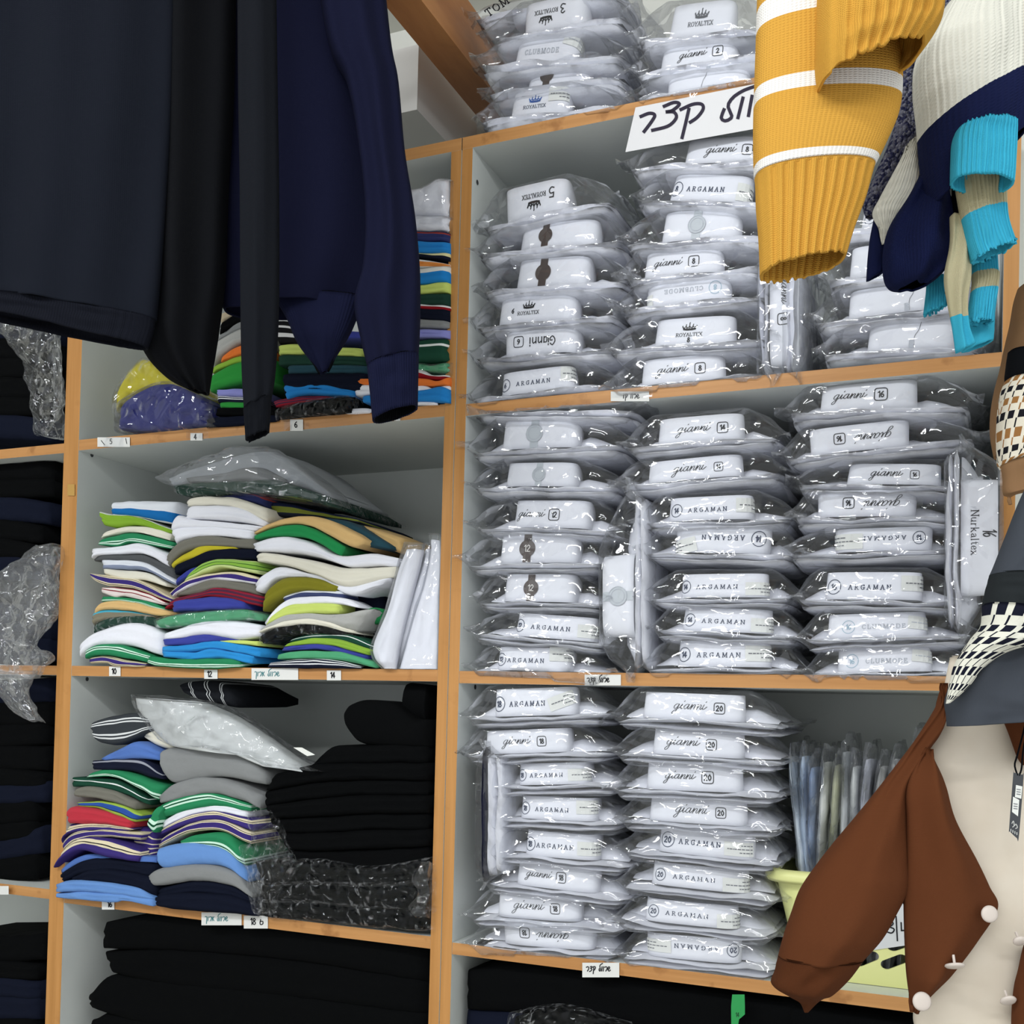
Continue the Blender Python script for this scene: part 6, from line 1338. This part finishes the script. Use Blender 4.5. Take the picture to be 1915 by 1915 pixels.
# bagged shirts standing in the basket
BG = [('blue-white', (224, 234, 242), 172, 150, 110, 0), ('light blue', (190, 208, 230), 245, 215, 110, 0), ('steel blue', (140, 160, 192), 300, 270, 185, .4), ('cream-white', (214, 216, 210), 380, 330, 150, .6), ('olive-beige', (178, 180, 148), 462, 420, 170, .4),
      ('pale grey', (196, 200, 202), 540, 500, 80, .5), ('white', (220, 222, 226), 610, 565, 180, .1), ('pale lilac', (206, 208, 220), 690, 650, 130, .3), ('off-white', (216, 216, 212), 770, 735, 180, .3), ('chalk white', (224, 224, 224), 850, 800, 130, .2), ('light grey', (204, 206, 210), 930, 880, 230, .3), ('soft white', (226, 228, 230), 1010, 965, 10, .3)]
pos = ['leftmost', 'second from left', 'third from left', 'fourth from left', 'fifth from left', 'sixth from left', 'seventh from left', 'eighth from left', 'ninth from left', 'tenth from left', 'eleventh from left', 'last on the right']
for k, (cn, col, xt, xb, yt_, tl) in enumerate(BG):
    Pt = at(*K('B', xt, yt_ + 90), Y=YB + .02); x_b = max(x0b + .018 + k * .0165, at(*K('B', xb, 960), Y=YB + .05).x - .004); x_b = min(x1b - .015, max(x0b + .014 + k * .004, Pt.x - .010 - .004 * (k == 0)))
    zt_ = Pt.z; b0 = Vector((x_b, YB + .13, zb + .006)); tt = Vector((Pt.x + .004, 0, 0)); dx = tt.x - x_b; hgt = zt_ - b0.z
    s_ = thing('packaged_shirt', f'{cn} bagged shirt upright in the yellow basket, {pos[k]}', 'shirt', b0, group='bagged shirts in the yellow basket')
    for nm, ex, mat, cr, w2 in (('folded_cloth', 0, cloth('bagged_' + cn.replace(' ', '_'), col), .0015, .0062), ('plastic_bag', .022, PLASTICH, .0035, .0085)):
        V = []; F = []; ny, nz_ = 16, 22
        for sd in (-1, 1):
            for j in range(nz_ + 1):
                for i in range(ny + 1):
                    u, v = i / ny, j / nz_; e = max(0, 1 - abs(2 * u - 1) ** 8) ** .5 * max(.15, 1 - abs(2 * v - 1) ** 10) ** .5; zz = v * (hgt + ex)
                    x = dx * v ** 1.0 + sd * w2 * e + cr * (ridge(u * 5, v * 7, k * 3.1 + sd) + nz(u * 9, v * 14, k)) + .003 * math.sin(v * 5 + k)
                    y = -.085 - ex * .3 + u * (.19 + ex * .6) + .004 * nz(v * 5, k, 3)
                    zj = zz + (ex * .6 * nz(u * 6, k * 2.3, 1) if j == nz_ else 0) - (.018 * (u - .2) ** 2 if nm == 'folded_cloth' else 0) * v
                    V.append((x, y, zj))
        q_ = (ny + 1) * (nz_ + 1); W_ = ny + 1
        for j in range(nz_):
            for i in range(ny): a = j * W_ + i; F += [(a, a + W_, a + W_ + 1, a + 1), (q_ + a, q_ + a + 1, q_ + a + W_ + 1, q_ + a + W_)]
        for i in range(ny): F += [(i, i + 1, q_ + i + 1, q_ + i), (nz_ * W_ + i, q_ + nz_ * W_ + i, q_ + nz_ * W_ + i + 1, nz_ * W_ + i + 1)]
        for j in range(nz_): a = j * W_; b = a + ny; F += [(a, q_ + a, q_ + a + W_, a + W_), (b, b + W_, q_ + b + W_, q_ + b)]
        mesh(nm, V, F, [mat], s_)

# ------------------------------------------------------------------ settle: nothing on the shelves passes through the boards
bpy.context.view_layer.update()
BAYS = {'B': (-.8335, -.0405, [(2.0485, 2.469), (1.609, 2.028), (1.1715, 1.5896), (.73, 1.1513)]), 'C': (.0015, .799, [(2.489, 9), (2.0448, 2.469), (1.6071, 2.0255), (1.166, 1.5873), (.73, 1.147)]),
        'A': (-1.719, -.874, [(2.047, 2.469), (1.609, 2.028), (1.172, 1.591), (.73, 1.153)])}
for o in list(COL.objects):
    if o.type != 'MESH': continue
    r = o
    while r.parent: r = r.parent
    if not r.name.startswith(('packaged_', 'folded_')): continue
    mw = o.matrix_world; mi = mw.inverted(); vs = o.data.vertices
    rv = r.matrix_world.translation if r is not o else sum((mw @ v.co for v in vs), Vector()) / len(vs)
    cx = (sum((mw @ v.co).x for v in vs) / len(vs))
    u = 'A' if cx < -.85 else ('B' if cx < -.02 else 'C')
    x0, x1, bays = BAYS[u]; zc = sum((mw @ v.co).z for v in vs) / len(vs)
    bay = min(bays, key=lambda b: 0 if b[0] <= zc <= b[1] else min(abs(zc - b[0]), abs(zc - b[1])))
    y_lim = .010 if u == 'A' else -.0015
    for k, v in enumerate(vs):
        p = mw @ v.co
        if p.y < y_lim: continue
        q = Vector((min(max(p.x, x0 + .0015), x1 - .0015), min(p.y, .3445), min(max(p.z, bay[0] + .0006), bay[1] - .0015)))
        if bay[1] > 3: q.x = max(p.x, -.03) if p.x < .4 else p.x
        if (q - p).length > 1e-6: v.co = mi @ q
    o.data.update()
